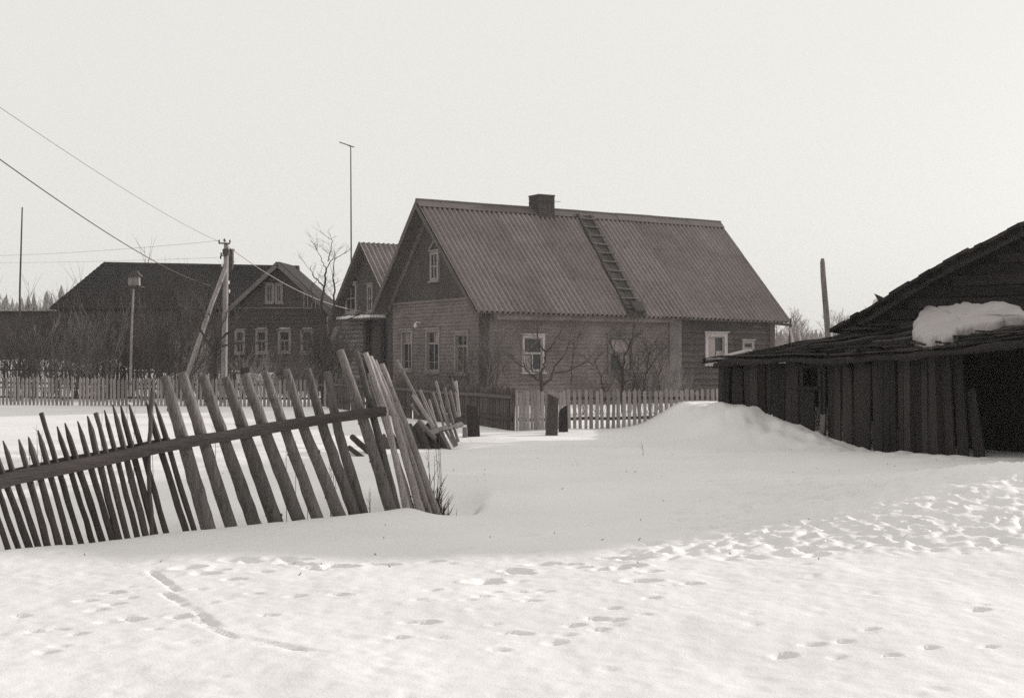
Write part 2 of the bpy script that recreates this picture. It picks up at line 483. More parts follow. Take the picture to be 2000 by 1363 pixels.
def forest_mass():
    mb = MB(); r = random.Random(4)
    for i in range(2600):
        a = r.uniform(-0.62, 0.62); D = r.uniform(372, 425)
        dens = 1.0
        x = math.tan(a) * D
        hb = 7 + 9 * math.exp(-((a + 0.17) / 0.12) ** 2) + 14 * float(sstep(-.25, -.33, a))
        z0 = (D - 372) / 55 * hb * 0.75 - 0.5
        h = r.uniform(5, 9) * (1.0 if a < 0.1 else 0.75)
        wd = h * r.uniform(0.2, 0.32)
        if r.random() < 0.55:      # conifer: stacked ragged cones
            for k in range(3):
                zz = z0 + h * (0.12 + 0.28 * k); rad = wd * (1 - 0.28 * k); hh = h * 0.42
                n = 5; ring = []
                o0 = r.uniform(0, 6)
                vs = [(x + rad * math.cos(o0 + 6.283 * j / n) * r.uniform(.7, 1.2), D + rad * math.sin(o0 + 6.283 * j / n), zz + r.uniform(-.4, .4)) for j in range(n)]
                vs.append((x + r.uniform(-.1, .1), D, zz + hh))
                mb.add(vs, [(j, (j + 1) % n, n) for j in range(n)])
        else:                       # bare broadleaf: sheaf of thin upright strokes
            for k in range(7):
                ang = r.uniform(-.35, .35); q = r.uniform(-.3, .3)
                t = V((x + math.sin(ang) * h * .8, D + q, z0 + h * r.uniform(.7, 1)))
                mb.tube([V((x, D, z0)), t], [0.14, 0.03], 3, False)
    return mb
solo("forest", forest_mass(), M['forest'], "dark far-off forest along the horizon behind the houses", None, kind='stuff')

# ------------------------------------------------------------------ main house
U = V((0.857, 0.515, 0)).normalized(); W_ = V((-0.515, 0.857, 0)).normalized()
C0 = V((-0.93, 45.0, 0))
A0 = V((-3.393, 47.93, 7.12)); A1 = A0 + U * 13.75; A1.z = 7.05
E0 = V((-1.166, 44.23, 3.149)); E1 = E0 + U * 13.58; E1.z = 2.99
L0 = V((-5.245, 51.01, 3.405)); L1 = L0 + U * 13.6; L1.z = 3.3

def bil(q, s, t):
    a, b, c, d = q
    return a.lerp(b, s).lerp(c.lerp(d, s), t)

def sheet_mb(q, s0, s1, t0, t1, nw, amp, lift0, lift1, th=0.012, per=6, rows=3):
    """corrugated sheet on quad q=(ridge a, ridge b, eave a, eave b)"""
    a, b, c, d = q
    n = (b - a).cross(c - a).normalized()
    if n.z < 0: n = -n
    k = max(4, int(round((s1 - s0) * nw * per)))
    mb = MB()
    for side in (0, 1):
        for j in range(rows + 1):
            t = t0 + (t1 - t0) * j / rows
            lf = lift0 + (lift1 - lift0) * j / rows
            for i in range(k + 1):
                s = s0 + (s1 - s0) * i / k
                h = amp * math.cos(2 * math.pi * s * nw) + lf - (th if side else 0)
                mb.v.append(tuple(bil(q, s, t) + n * h))
    W = k + 1; H = rows + 1
    for j in range(rows):
        for i in range(k):
            x = j * W + i
            mb.f.append((x, x + 1, x + 1 + W, x + W))
            y = W * H + x
            mb.f.append((y, y + W, y + 1 + W, y + 1))
    def cap(q_):      # own vertices, so that smooth shading does not run over the edge
        o = len(mb.v); mb.v += [mb.v[i] for i in q_]; mb.f.append(tuple(range(o, o + 4)))
    for i in range(k):
        for j in (0, rows):
            x = j * W + i; y = W * H + x
            cap((x, y, y + 1, x + 1) if j == 0 else (x, x + 1, y + 1, y))
    for j in range(rows):
        for i in (0, k):
            x = j * W + i; y = W * H + x
            cap((x, x + W, y + W, y) if i == 0 else (x, y, y + W, x + W))
    return mb

def siding(mb, O, D, L, N, z0, z1, course, openings, proud=0.03):
    """lapped boards on the wall starting at O, along D for L; openings=(a,b,za,zb)"""
    z = z0; O = V(O)
    k = 0
    while z < z1 - 1e-4:
        zt = min(z + course, z1)
        cuts = sorted([(a, b) for a, b, za, zb in openings if zb > z + 0.01 and za < zt - 0.01])
        segs = []; x = 0.0
        for a, b in cuts:
            if a > x: segs.append((x, a))
            x = max(x, b)
        if x < L: segs.append((x, L))
        dz = 0.006 * math.sin(k * 2.3)
        for a, b in segs:
            p0 = O + D * a + V((0, 0, z)); p1 = O + D * b + V((0, 0, z))
            u = V((0, 0, zt - z))
            mb.hexa([p0 - N * 0.02, p1 - N * 0.02, p1 + N * (proud + dz), p0 + N * (proud + dz),
                     p0 + u - N * 0.02, p1 + u - N * 0.02, p1 + u + N * 0.006, p0 + u + N * 0.006])
        z = zt; k += 1

def vboards(mb, O, D, L, N, zlo, zhi, wd, proud=0.025, r=random.Random(1)):
    """upright boards; zlo, zhi are functions of the distance along the wall"""
    x = 0.0
    while x < L - 1e-4:
        b = min(x + wd, L); g = 0.006
        pr = proud + r.uniform(-.006, .006)
        pts = []
        for (xx) in (x + g, b - g):
            pts.append((xx, zlo(xx), zhi(xx)))
        (xa, la, ha), (xb, lb, hb) = pts
        if ha > la + .02 or hb > lb + .02:
            ha = max(ha, la + .005); hb = max(hb, lb + .005)
            f = lambda X, Z, d: O + D * X + N * d + V((0, 0, Z))
            mb.hexa([f(xa, la, -.02), f(xb, lb, -.02), f(xb, lb, pr), f(xa, la, pr),
                     f(xa, ha, -.02), f(xb, hb, -.02), f(xb, hb, pr), f(xa, ha, pr)])
        x = b

def window(root, O, D, N, a, b, z0, z1, tm, cas=0.1, style='T', curtain=None, recess=0.05, sillw=0.05, split=0.68):
    """casing (part) with sash, panes and sill as sub-parts. O is the wall base at z=0."""
    O = V(O)
    f = lambda x, d, z: O + D * x + N * d + V((0, 0, z))
    def bx(mb, xa, xb, da, db, za, zb):
        mb.hexa([f(xa, da, za), f(xb, da, za), f(xb, db, za), f(xa, db, za), f(xa, da, zb), f(xb, da, zb), f(xb, db, zb), f(xa, db, zb)])
    c = MB(); pr = 0.065
    bx(c, a, a + cas, -.06, pr, z0, z1); bx(c, b - cas, b, -.06, pr, z0, z1)
    bx(c, a + cas, b - cas, -.06, pr - .004, z1 - cas, z1); bx(c, a + cas, b - cas, -.06, pr - .004, z0, z0 + cas * .8)
    bx(c, a - .06, b + .06, -.02, pr + .045, z1 + .002, z1 + .05)
    wn = part("window", c, tm, root)
    s = MB(); bx(s, a - .05, b + .05, -.02, pr + sillw, z0 - .05, z0 - .003)
    part("sill", s, tm, wn)
    xa, xb, za, zb = a + cas, b - cas, z0 + cas * .8, z1 - cas
    p = MB(); bx(p, xa - .01, xb + .01, -recess - .02, -recess, za - .01, zb + .01)
    part("pane", p, M['glass'], wn)
    h = MB(); sb = 0.034; d0, d1 = -recess + .002, -recess + .035
    for x0, x1 in ((xa, xa + sb), (xb - sb, xb)): bx(h, x0, x1, d0, d1, za, zb)
    bx(h, xa + sb, xb - sb, d0, d1 - .002, zb - sb, zb); bx(h, xa + sb, xb - sb, d0, d1 - .002, za, za + sb)
    xm = (xa + xb) / 2; zm = za + (zb - za) * split
    if style in ('T', 'cross', 'front'):
        bx(h, xa + sb, xb - sb, d0, d1 + .006, zm - .035, zm + .035)
        bx(h, xm - .022, xm + .022, d0, d1 - .004, za + sb, zm - .036)
    if style in ('cross', 'front'):
        bx(h, xm - .018, xm + .018, d0, d1 - .006, zm + .036, zb - sb)
    if style == 'front':
        zl = za + (zm - za) * .3
        bx(h, xa + sb, xm - .023, d0, d1 - .008, zl - .012, zl + .012); bx(h, xm + .023, xb - sb, d0, d1 - .008, zl - .012, zl + .012)
    if style == 'gable':
        bx(h, xm - .02, xm + .02, d0, d1 - .004, za + sb, zb - sb)
        bx(h, xa + sb, xm - .021, d0, d1 - .006, (za + zb) / 2 - .02, (za + zb) / 2 + .02)
        bx(h, xm + .021, xb - sb, d0, d1 - .006, (za + zb) / 2 - .02, (za + zb) / 2 + .02)
    part("sash", h, tm, wn)
    if curtain:
        cm = MB()
        for (u0, u1, w0, w1) in curtain:
            x0 = xa + (xb - xa) * u0; x1 = xa + (xb - xa) * u1; k0 = za + (zb - za) * w0; k1 = za + (zb - za) * w1
            bx(cm, x0 + .02, x1 - .02, -recess + .0005, -recess + .0015, k0 + .02, k1 - .02)
        part("curtain", cm, M['curtain'], wn)
    return wn

def tside(px):
    r = (px - 1000) / F
    return (0.93 + r * 45) / (U.x - U.y * r)
def sfront(px):
    r = (px - 1000) / F
    return (-0.93 - 45 * r) / (-W_.x + W_.y * r)
def zat(py, Y): return EYE + (HY - py) / F * Y

H1 = thing("log_house", "long boarded wooden house with corrugated roof and brick chimney behind the picket fence", "house", C0 + V((0, 0, 0)))
NF = -U; NS = -W_
LW = 12.63; FW = 7.1; ZT = 3.58
# openings
front_w = []
for pl, pr_, pt, pb in ((786, 808, 644, 724), (834, 861, 643, 727), (890, 917, 649, 731)):
    a, b = sfront(pr_), sfront(pl); Yc = 45 + W_.y * (a + b) / 2
    front_w.append((a, b, zat(pb, Yc), zat(pt, Yc)))
side_w = []
for pl, pr_, pt, pb in ((1018, 1063, 654, 727), (1186, 1237, 655, 728), (1376, 1419, 650, 712), (1448, 1471, 665, 683)):
    a, b = tside(pl), tside(pr_); Yc = 45 + U.y * (a + b) / 2
    side_w.append((a, b, zat(pb, Yc), zat(pt, Yc)))
cut = lambda L, c=0.06: [(a + c, b - c, z0 + c, z1 - c) for a, b, z0, z1 in L]
mb = MB(); siding(mb, C0 + V((0, 0, 0)), W_, FW, NF, -0.4, ZT, 0.125, cut(front_w)); part("front_wall", mb, M['siding'], H1)
mb = MB(); siding(mb, C0, U, 7.66, NS, -0.4, 3.45, 0.125, cut(side_w[:2])); part("side_wall", mb, M['siding'], H1)
mb = MB(); siding(mb, C0 + U * 8.2, U, LW - 8.2, NS, -0.4, 3.45, 0.21, [(a - 8.2, b - 8.2, c, d) for a, b, c, d in cut(side_w[2:])], proud=0.05)
part("barn_wall", mb, M['siding_dark'], H1, label="darker unpainted log end of the side wall")
mb = MB()      # hidden back and far walls
siding(mb, C0 + W_ * FW + U * 0.0, U, LW, W_, -0.4, 3.6, 0.4, []); siding(mb, C0 + U * LW, W_, FW, U, -0.4, 3.4, 0.4, []); vboards(mb, C0 + U * LW, W_, FW, U, lambda s: 3.4, lambda s: min(7.05 - (3.786 - s) * .93, 7.05 - (s - 3.786) * 1.03) - .2, .2)
part("back_wall", mb, M['siding_dark'], H1)
apex_s = 3.786
def gz_hi(s): return min(7.12 - (apex_s - s) * 0.918, 7.12 - (s - apex_s) * 1.03) - 0.16
mb = MB(); vboards(mb, C0, W_, FW, NF, lambda s: ZT + 0.09, gz_hi, 0.15); part("gable", mb, M['gable'], H1)
mb = MB(); mb.box(C0 + NF * 0.0 + V((0, 0, ZT + .002)), W_ * FW, NF * 0.06, V((0, 0, 0.085))); part("belt_board", mb, M['siding'], H1)
mb = MB()     # boards following the gable slopes, below the roof
for (sa, sb_, sl) in ((0.02, apex_s - .05, 1), (FW - .02, apex_s + .05, -1)):
    pa = C0 + W_ * sa + NF * 0.06; pa.z = gz_hi(sa) - 0.12
    pb = C0 + W_ * sb_ + NF * 0.06; pb.z = gz_hi(sb_) - 0.12
    mb.beam(pa, pb, 0.05, 0.24)
part("rake_trim", mb, M['siding'], H1)
# corner boards
for o, d1, d2, m_ in ((C0, W_, U, 'corner_dark'), (C0 + W_ * FW, -W_, U, 'corner_dark')):
    mb = MB()
    mb.box(o + NF * .05 + (NS * .05 if d1 == W_ else W_ * .05) + V((0, 0, -.4)), d1 * .3, d2 * .24, V((0, 0, ZT + .4 if d1 != W_ else 3.75)))
    part("corner_board", mb, M[m_], H1)
mb = MB(); mb.box(C0 + U * 7.66 + NS * .07 + V((0, 0, -.4)), U * .54, W_ * .12, V((0, 0, 3.75))); part("corner_board", mb, M['cornerboard'], H1, label="pale pilaster between the boarded and the dark walls")
mb = MB(); mb.box(C0 + U * (LW - .22) + NS * .06 + V((0, 0, -.4)), U * .26, W_ * .15, V((0, 0, 3.7))); part("corner_board", mb, M['corner_dark'], H1)
# cornice box under the eave
mb = MB(); mb.box(C0 + U * 0.32 + NS * .055 + V((0, 0, 2.89)), U * 7.28, NS * .30, V((0, 0, .30))); part("cornice", mb, M['siding'], H1)
mb = MB(); mb.box(C0 + U * 8.22 + NS * .06 + V((0, 0, 2.96)), U * 4.1, NS * .10, V((0, 0, .12))); part("eave_beam", mb, M['corner_dark'], H1)
sty = ('front', 'front', 'front')
cur = ([(0, 1, .68, 1)], [(0, .5, .7, 1)], None)
for (a, b, z0, z1), cu in zip(front_w, cur):
    window(H1, C0, W_, NF, a, b, z0, z1, M['trim_dull'], cas=0.09, style='front', curtain=cu, split=.7)
window(H1, C0, U, NS, *side_w[0], M['trim'], cas=0.10, style='T', split=.52, curtain=[(0, .45, 0, .48), (.0, .12, .54, 1)])
window(H1, C0, U, NS, *side_w[1], M['cornerboard'], cas=0.10, style='T', split=.52, curtain=[(0, 1, .54, 1), (.5, 1, 0, .5)])
window(H1, C0, U, NS, *side_w[2], M['trim'], cas=0.14, style='none', curtain=[(0, .55, 0, 1), (.55, 1, 0, .45)])
window(H1, C0, U, NS, *side_w[3], M['trim_dull'], cas=0.10, style='none')
Yg = 47.9
gw = (sfront(861), sfront(844), zat(549, Yg), zat(491, Yg))
wn = window(H1, C0 + NF * 0.035, W_, NF, *gw, M['trim_dull'], cas=0.085, style='gable', recess=-0.03)
mb = MB()      # small carved crest over the gable window
mid = C0 + W_ * ((gw[0] + gw[1]) / 2) + NF * .06
mb.beam(mid + W_ * -.42 + V((0, 0, gw[3] + .08)), mid + V((0, 0, gw[3] + .42)), .05, .12)
mb.beam(mid + W_ * .42 + V((0, 0, gw[3] + .08)), mid + V((0, 0, gw[3] + .42)) - NF * .004, .05, .12)
part("crest", mb, M['siding'], wn)
mb = MB()
lp = C0 + W_ * sfront(823) + NF * .04 + V((0, 0, zat(628, 47)))
mb.tube([lp, lp + NF * .16 + V((0, 0, .04)), lp + NF * .2 - V((0, 0, .05))], .02, 5); mb.tube([lp + NF * .2 + V((0, 0, -.02)), lp + NF * .2 - V((0, 0, .1)), lp + NF * .2 - V((0, 0, .17))], [.03, .07, .03], 7)
part("wall_lamp", mb, M['porcelain'], H1)

# roof
def roof_thing(root, q_right, q_left, nw, rows, cols, mate, amp, deckm, ladder_gap=None):
    # deck boards underneath (soffit), then sheets
    d = MB()
    for q in (q_right, q_left):
        a, b, c, e = q
        n = (b - a).cross(c - a).normalized(); n = n if n.z > 0 else -n
        nb = 9
        for j in range(nb):
            t0, t1 = j / nb + .0012, (j + 1) / nb - .0012
            s0, s1 = .006, .994
            P4 = [bil(q, s0, t0), bil(q, s1, t0), bil(q, s1, t1), bil(q, s0, t1)]
            d.hexa([p - n * .09 for p in P4] + [p - n * .065 for p in P4])
    rf = part("roof", d, deckm, root)
    r = random.Random(9)
    for q in (q_right, q_left):
        for j in range(rows):
            t0 = j / rows - (0.006 if j else 0); t1 = (j + 1) / rows + (0.006 if j < rows - 1 else 0)
            for i in range(cols):
                s0 = i / cols; s1 = (i + 1) / cols
                s1 = min(1.0, s1 + .0012)
                jit = r.uniform(-.004, .004)
                tj = r.uniform(-.004, .004) if j == rows - 1 else 0
                mb = sheet_mb(q, s0, s1, t0, t1 + tj, nw, amp, 0.0 + jit, 0.005 + jit)
                part("roof_sheet", mb, mate, rf, smooth=True)
    return rf
QR = (A0, A1, E0, E1); QL = (A0, A1, L0, L1)
rf = roof_thing(H1, QR, QL, 68, 3, 9, M['slate'], 0.062, M['soffit'])
# verge boards along the front edge
mb = MB()
for q in (QR, QL):
    n = (q[1] - q[0]).cross(q[2] - q[0]).normalized(); n = n if n.z > 0 else -n
    mb.beam(q[0] - n * .09 - U * .0 + V((0, 0, -.02)), q[2] - n * .09, .035, .13, up=n)
part("verge_board", mb, M['soffit'], rf)
# ridge flashing in bent lengths
r = random.Random(12)
for i in range(8):
    s0, s1 = i / 8, (i + 1) / 8 + .004
    mb = MB()
    for q in (QR, QL):
        n = (q[1] - q[0]).cross(q[2] - q[0]).normalized(); n = n if n.z > 0 else -n
        lf = .045 + r.uniform(0, .012)
        t = .055 if q is QR else .06
        P4 = [bil(q, s0, 0), bil(q, s1, 0), bil(q, s1, t), bil(q, s0, t)]
        mb.hexa([p + n * lf for p in P4] + [p + n * (lf + .015) for p in P4])
    a = A0.lerp(A1, s0) + V((0, 0, .075)); b = A0.lerp(A1, s1) + V((0, 0, .075 + r.uniform(-.012, .012)))
    mb.tube([a, b], .055, 6)
    part("ridge_cap", mb, M['ridge'], rf)
# chimney of brick courses
ch = A0.lerp(A1, 5.25 / 13.75)
cmb = MB(); cw = .70; r = random.Random(2)
z = 6.75; k = 0
while z < 7.60:
    hcourse = .075
    for e in range(4):
        D1, D2 = ((U, W_), (W_, -U), (-U, -W_), (-W_, U))[e]
        nb = 3
        for i in range(nb):
            off = (.5 if k % 2 else 0) / nb
            o = ch - D1 * cw / 2 - D2 * cw / 2; o.z = z
            x0 = (i / nb) * (cw - .12); x1 = x0 + (cw - .12) / nb - .008
            j = r.uniform(-.006, .008)
            cmb.box(o + D1 * x0 - D2 * j, D1 * (x1 - x0), D2 * .12, V((0, 0, hcourse - .01)))
    z += hcourse; k += 1
cmb.box(ch - U * (cw / 2 - .02) - W_ * (cw / 2 - .02) + V((0, 0, 6.5 - ch.z)), U * (cw - .04), W_ * (cw - .04), V((0, 0, 1.08)))
chim = part("chimney", cmb, M['brick'], H1)
mb = MB(); o = ch - U * (cw / 2 + .012) - W_ * (cw / 2 + .012); o.z = 7.605
mb.box(o, U * (cw + .024), W_ * .14, V((0, 0, .06))); mb.box(o + W_ * (cw - .116), U * (cw + .024), W_ * .14, V((0, 0, .06)))
mb.box(o + W_ * .142, U * .14, W_ * (cw - .26), V((0, 0, .058))); mb.box(o + U * (cw - .116) + W_ * .142, U * .14, W_ * (cw - .26), V((0, 0, .058)))
mb.beam(ch + U * -.6 + V((0, 0, 7.42 - ch.z)) + NS * .37, ch + U * .6 + V((0, 0, 7.43 - ch.z)) + NS * .37, .015, .015)
part("chimney_cap", mb, M['brick'], chim)
# eave props at the far corner
mb = MB()
pa = P(1500, 631, 51.0); pb = P(1546, 635, 51.2)
mb.beam(pa, pb, .07, .09)
part("eave_beam", mb, M['corner_dark'], H1)
mb = MB(); mb.beam(P(1544, 622, 51.3), P(1541, 700, 51.3), .07, .07, up=V((0, 1, 0))); part("eave_post", mb, M['corner_dark'], H1)
mb = MB(); mb.beam(P(1506, 626, 51.2), P(1540, 627, 51.4), .03, .12); part("eave_board", mb, M['trim_dull'], H1)

# roof ladder lying on the sheets
nR = (A1 - A0).cross(E0 - A0).normalized(); nR = nR if nR.z > 0 else -nR
rl0 = bil(QR, 7.05 / 13.75, .03); rl1 = bil(QR, 6.45 / 13.6, 1.0)
RL = thing("roof_ladder", "dark plank ladder lying on the corrugated roof from ridge to eave", "ladder", rl1)
dv = (rl1 - rl0).normalized(); sv = U
for sgn in (-1, 1):
    mb = MB(); mb.beam(rl0 + sv * .30 * sgn + nR * .085, rl1 + sv * .30 * sgn + nR * .085 + dv * .02, .13, .07, up=nR); part("rail", mb, M['junk'], RL)
for k_ in (-.16, .02, .17):
    mb = MB(); mb.beam(rl0 + sv * k_ + nR * .055, rl1 + sv * k_ + nR * .055, .15, .025, up=nR); part("plank", mb, M['junk'], RL)
L_ = (rl1 - rl0).length
for i in range(11):
    c = rl0 + dv * (L_ * (i + .6) / 11.2) + nR * .125
    tl = random.uniform(-.03, .03)
    mb = MB(); mb.beam(c - sv * .37 + dv * tl, c + sv * .37 - dv * tl, .06, .045, up=nR); part("rung", mb, M['soffit'], RL)
mb = MB(); c = rl1 - dv * .55 + nR * .06
mb.box(c - sv * .1, sv * .44, dv * .5, nR * .16); part("foot_block", mb, M['junk'], RL)

# ------------------------------------------------------------------ second house (between the two)
B0 = P(701, 473, 62)
H2 = thing("gabled_house", "narrow gabled wooden house with corrugated roof half hidden behind the long house", "house", (B0.x, B0.y, 0))
B1 = B0 + U * 9.5; hw = 3.75; sl = .98
R0 = B0 - W_ * hw; R0.z = B0.z - hw * sl; R1 = R0 + U * 9.5
Q0 = B0 + W_ * hw; Q0.z = B0.z - hw * sl; Q1 = Q0 + U * 9.5
roof_thing(H2, (B0, B1, R0, R1), (B0, B1, Q0, Q1), 38, 2, 5, M['slate_far'], 0.035, M['soffit'])
def plane_q(px, base, dr):
    r = (px - 1000) / F
    return (base.x - r * base.y) / (r * dr.y - dr.x)
FB = B0 + U * 0.55; FB.z = 0
ze = B0.z - hw * sl
ghi = lambda s: B0.z - abs(s - 3.5) * sl - .15
mb = MB(); vboards(mb, FB - W_ * 3.5, W_, 7.0, -U, lambda s: ze + .30, ghi, .17); part("gable", mb, M['gable'], H2)
mb = MB(); mb.box(FB - W_ * 3.5 + U * .05 + V((0, 0, -.4)), W_ * 7, U * 8.5, V((0, 0, ze + .65))); part("wall", mb, M['darklog'], H2)
qa, qb = plane_q(716, FB, W_), plane_q(640, FB, W_)
for k_ in range(16):
    zz = .12 + k_ * .21
    mb = MB(); a = FB + W_ * (qa - .25) - U * .08 + V((0, 0, zz)); b = FB + W_ * min(qb, 3.4) - U * .08 + V((0, 0, zz + random.uniform(-.02, .02)))
    mb.tube([a, a.lerp(b, .5) + V((0, 0, random.uniform(-.015, .015))), b], .108, 8); part("wall_log", mb, M['oldlog'], H2)
for q_ in (plane_q(720, FB, W_), plane_q(749, FB, W_)):
    mb = MB(); mb.beam(FB + W_ * q_ - U * .12 + V((0, 0, -.2)), FB + W_ * q_ - U * .12 + V((0, 0, ze + .28)), .26, .2, up=U); part("post", mb, M['corner_dark'], H2)
q1_, q2_ = plane_q(752, FB, W_), plane_q(688, FB, W_)
mb = MB(); mb.box(FB + W_ * q1_ - U * .75 + V((0, 0, ze + .12)), W_ * (q2_ - q1_), U * .8, V((0, 0, .08))); part("porch_roof", mb, M['soffit'], H2)
mb = MB(); r = random.Random(3); n_ = 14
for i in range(n_):
    x0 = q1_ + (q2_ - q1_) * i / n_; x1 = q1_ + (q2_ - q1_) * (i + 1) / n_
    mb.box(FB + W_ * x0 - U * (.78 + r.uniform(-.04, .04)) + V((0, 0, ze + .202)), W_ * (x1 - x0), U * .8, V((0, 0, r.uniform(.08, .16))))
solo("porch_snow", mb, M['snow'], "strip of snow lying on the porch ledge of the narrow gabled house", "snow", kind='stuff')
for pl, pr_, pt, pb in ((678, 699, 553, 612), (720, 731, 555, 610)):
    a, b = plane_q(pr_, FB, W_), plane_q(pl, FB, W_)
    Yc = FB.y + W_.y * (a + b) / 2
    window(H2, FB - U * .03, W_, -U, a, b, zat(pb, Yc), zat(pt, Yc), M['trim_dull'], cas=.1, style='gable', recess=-.03)

# ------------------------------------------------------------------ long dark house at the left
YD = 66.0
H3 = thing("dark_house", "long low dark house with hipped roof and a boarded front gable at the left", "house", (PX(545, YD), YD, 0))
ex = V((1, 0, 0)); ey = V((0, 1, 0)); ez = V((0, 0, 1))
xa, xb, xm = PX(456, YD), PX(634, YD), PX(547, YD)
zg = zat(603, YD)
w3 = []
for pl, pr_, pt, pb in ((454, 479, 644, 691), (499, 523, 644, 690), (543, 569, 644, 689), (587, 612, 644, 690)):
    w3.append((PX(pl, YD) - xa, PX(pr_, YD) - xa, zat(pb, YD), zat(pt, YD)))
w3[0] = (0.06, w3[0][1], w3[0][2], w3[0][3])
OA = V((xa, YD, 0))
mb = MB(); siding(mb, OA, ex, xb - xa, -ey, -.3, zg, .2, cut(w3), proud=.06); part("front_wall", mb, M['darklog'], H3)
mb = MB(); mb.box(V((xa, YD - .1, zg + .002)), ex * (xb - xa), ey * .12, ez * .07); part("belt_board", mb, M['siding'], H3)
za_ = EYE + 186 / F * 65.4
shi = lambda s: za_ - abs(s - (xm - xa)) * .93 - .2
mb = MB(); vboards(mb, OA, ex, xb - xa, -ey, lambda s: zg + .075, shi, .19); part("gable", mb, M['gable'], H3)
for a, b, z0, z1 in w3: window(H3, OA, ex, -ey, a, b, z0, z1, M['trim_dull'], cas=.11, style='T', split=.55)
for k_, (pl, pr_) in enumerate(((518, 536), (537, 553))):
    window(H3, OA - ey * .03, ex, -ey, PX(pl, YD) - xa, PX(pr_, YD) - xa, zat(592, YD), zat(554, YD), M['trim_dull'], cas=.09, style='gable', recess=-.03)
mb = MB(); mb.box(V((xb - .02, YD + .1, -.3)), ex * .1, ey * 8, ez * (zg + .3)); mb.box(V((PX(95, 66.8), 66.8, -.3)), ex * (xa - PX(95, 66.8) + .3), ey * 7.2, ez * 4.2); part("side_wall", mb, M['darklog'], H3)
def slab(mb, q, th):
    a, b, c, d = q
    n = (b - a).cross(c - a).normalized(); n = n if n.z > 0 else -n
    mb.hexa([a, b, d, c] + [p + n * th for p in (a, b, d, c)])
rt = MB()
ap0 = V((xm, 65.3, za_)); ap1 = V((xm, 70.0, za_ + .12))
el = V((xm - 2.62, 65.3, za_ - 2.62 * .93)); er = V((xm + 2.62, 65.3, za_ - 2.62 * .93))
slab(rt, (ap0, ap1, el, el + ey * 4.7), .09); slab(rt, (ap0, ap1, er, er + ey * 8), .09)
rL = P(204, 514.5, 70); rR = V((xm + .3, 70, za_ + .12))
fL = P(97, 604, 66.3); fR = V((xm, 66.3, fL.z))
bL = V((fL.x * 1.02, 73.7, fL.z)); bR = V((xm, 73.7, fL.z))
slab(rt, (rL, rR, fL, fR), .09); slab(rt, (rL, rR, bL, bR), .09)
rt.add([rL, fL, bL, rL + V((0, 0, .1)), fL + V((0, 0, .1)), bL + V((0, 0, .1))], [(0, 1, 2), (3, 5, 4), (0, 3, 4, 1), (1, 4, 5, 2), (2, 5, 3, 0)])
rf3 = part("roof", rt, M['tarroof'], H3)
mb = MB(); x0 = PX(-40, 67.5); mb.box(V((x0, 67.5, -.3)), ex * (PX(125, 67.5) - x0), ey * 5, ez * (zat(612, 67.5) + .3)); part("annex", mb, M['darklog'], H3)
mb = MB(); mb.hexa([V((x0 - .3, 67.1, zat(612, 67.1))), V((PX(125, 67.1), 67.1, zat(611, 67.1))), V((PX(125, 67.1), 73, zat(606, 67.1))), V((x0 - .3, 73, zat(606, 67.1))), V((x0 - .3, 67.1, zat(608, 67.1))), V((PX(125, 67.1), 67.1, zat(607, 67.1))), V((PX(125, 67.1), 73, zat(604, 67.1))), V((x0 - .3, 73, zat(604, 67.1)))]); part("annex_roof", mb, M['tarroof'], H3)
# shingle battens giving the slope its relief
mb = MB()
for j in range(1, 14):
    t = j / 14
    a = rL.lerp(fL, t); b = rR.lerp(fR, t)
    n = (rR - rL).cross(fL - rL).normalized(); n = n if n.z > 0 else -n
    mb.beam(a + n * .1, b + n * (.1 + .01 * (j % 2)), .12, .03, up=n)
part("shingle_course", mb, M['tarroof'], rf3)
for e_ in (el, er):
    mb = MB(); mb.beam(ap0 + V((0, -.05, -.06)), e_ + V((0, -.05, -.06)), .04, .2); part("barge_board", mb, M['cornerboard'], rf3, label="pale bargeboard edging the front gable")
mb = MB(); r = random.Random(8)
cc = P(449, 513, 69.5)
zc = 6.0
while zc < zat(490, 69.5):
    j = r.uniform(-.01, .01)
    mb.box(V((cc.x - .17 + j, 69.3, zc)), ex * .34, ey * .36, ez * .075); zc += .085
ch3 = part("chimney", mb, M['brick'], H3)
mb = MB(); mb.box(V((cc.x - .21, 69.26, zc)), ex * .42, ey * .44, ez * .08); part("chimney_cap", mb, M['brick'], ch3)


# ------------------------------------------------------------------ foreground leaning fence
def FP(px, py, off=0.0):
    """point of the fence's own upright plane (X = Y - 15.93), off = metres towards the road side"""
    r = (px - 1000) / F
    Y = 15.93 / (1 - r)
    Y -= off * 0.7
    return P(px, py, Y)
def fpx(Y): return 1 / F * Y
FN = thing("leaning_fence", "tumbledown fence of leaning logs and thin pointed stakes held by one long rail", "fence", FP(400, 1010))
rg = random.Random(31)
def crooked(pts, n, j, rng):
    """resample polyline with small sideways wander"""
    out = []
    tot = sum((pts[i + 1] - pts[i]).length for i in range(len(pts) - 1))
    for i in range(len(pts) - 1):
        seg = max(1, int(round(n * (pts[i + 1] - pts[i]).length / tot)))
        for k in range(seg):
            out.append(pts[i].lerp(pts[i + 1], k / seg))
    out.append(pts[-1])
    return [p + V((rng.uniform(-j, j), rng.uniform(-j, j), 0)) if 0 < i < len(out) - 1 else p for i, p in enumerate(out)]

def extend(a, b, d):      # lengthen a polyline's foot below the snow
    return b + (b - a).normalized() * d

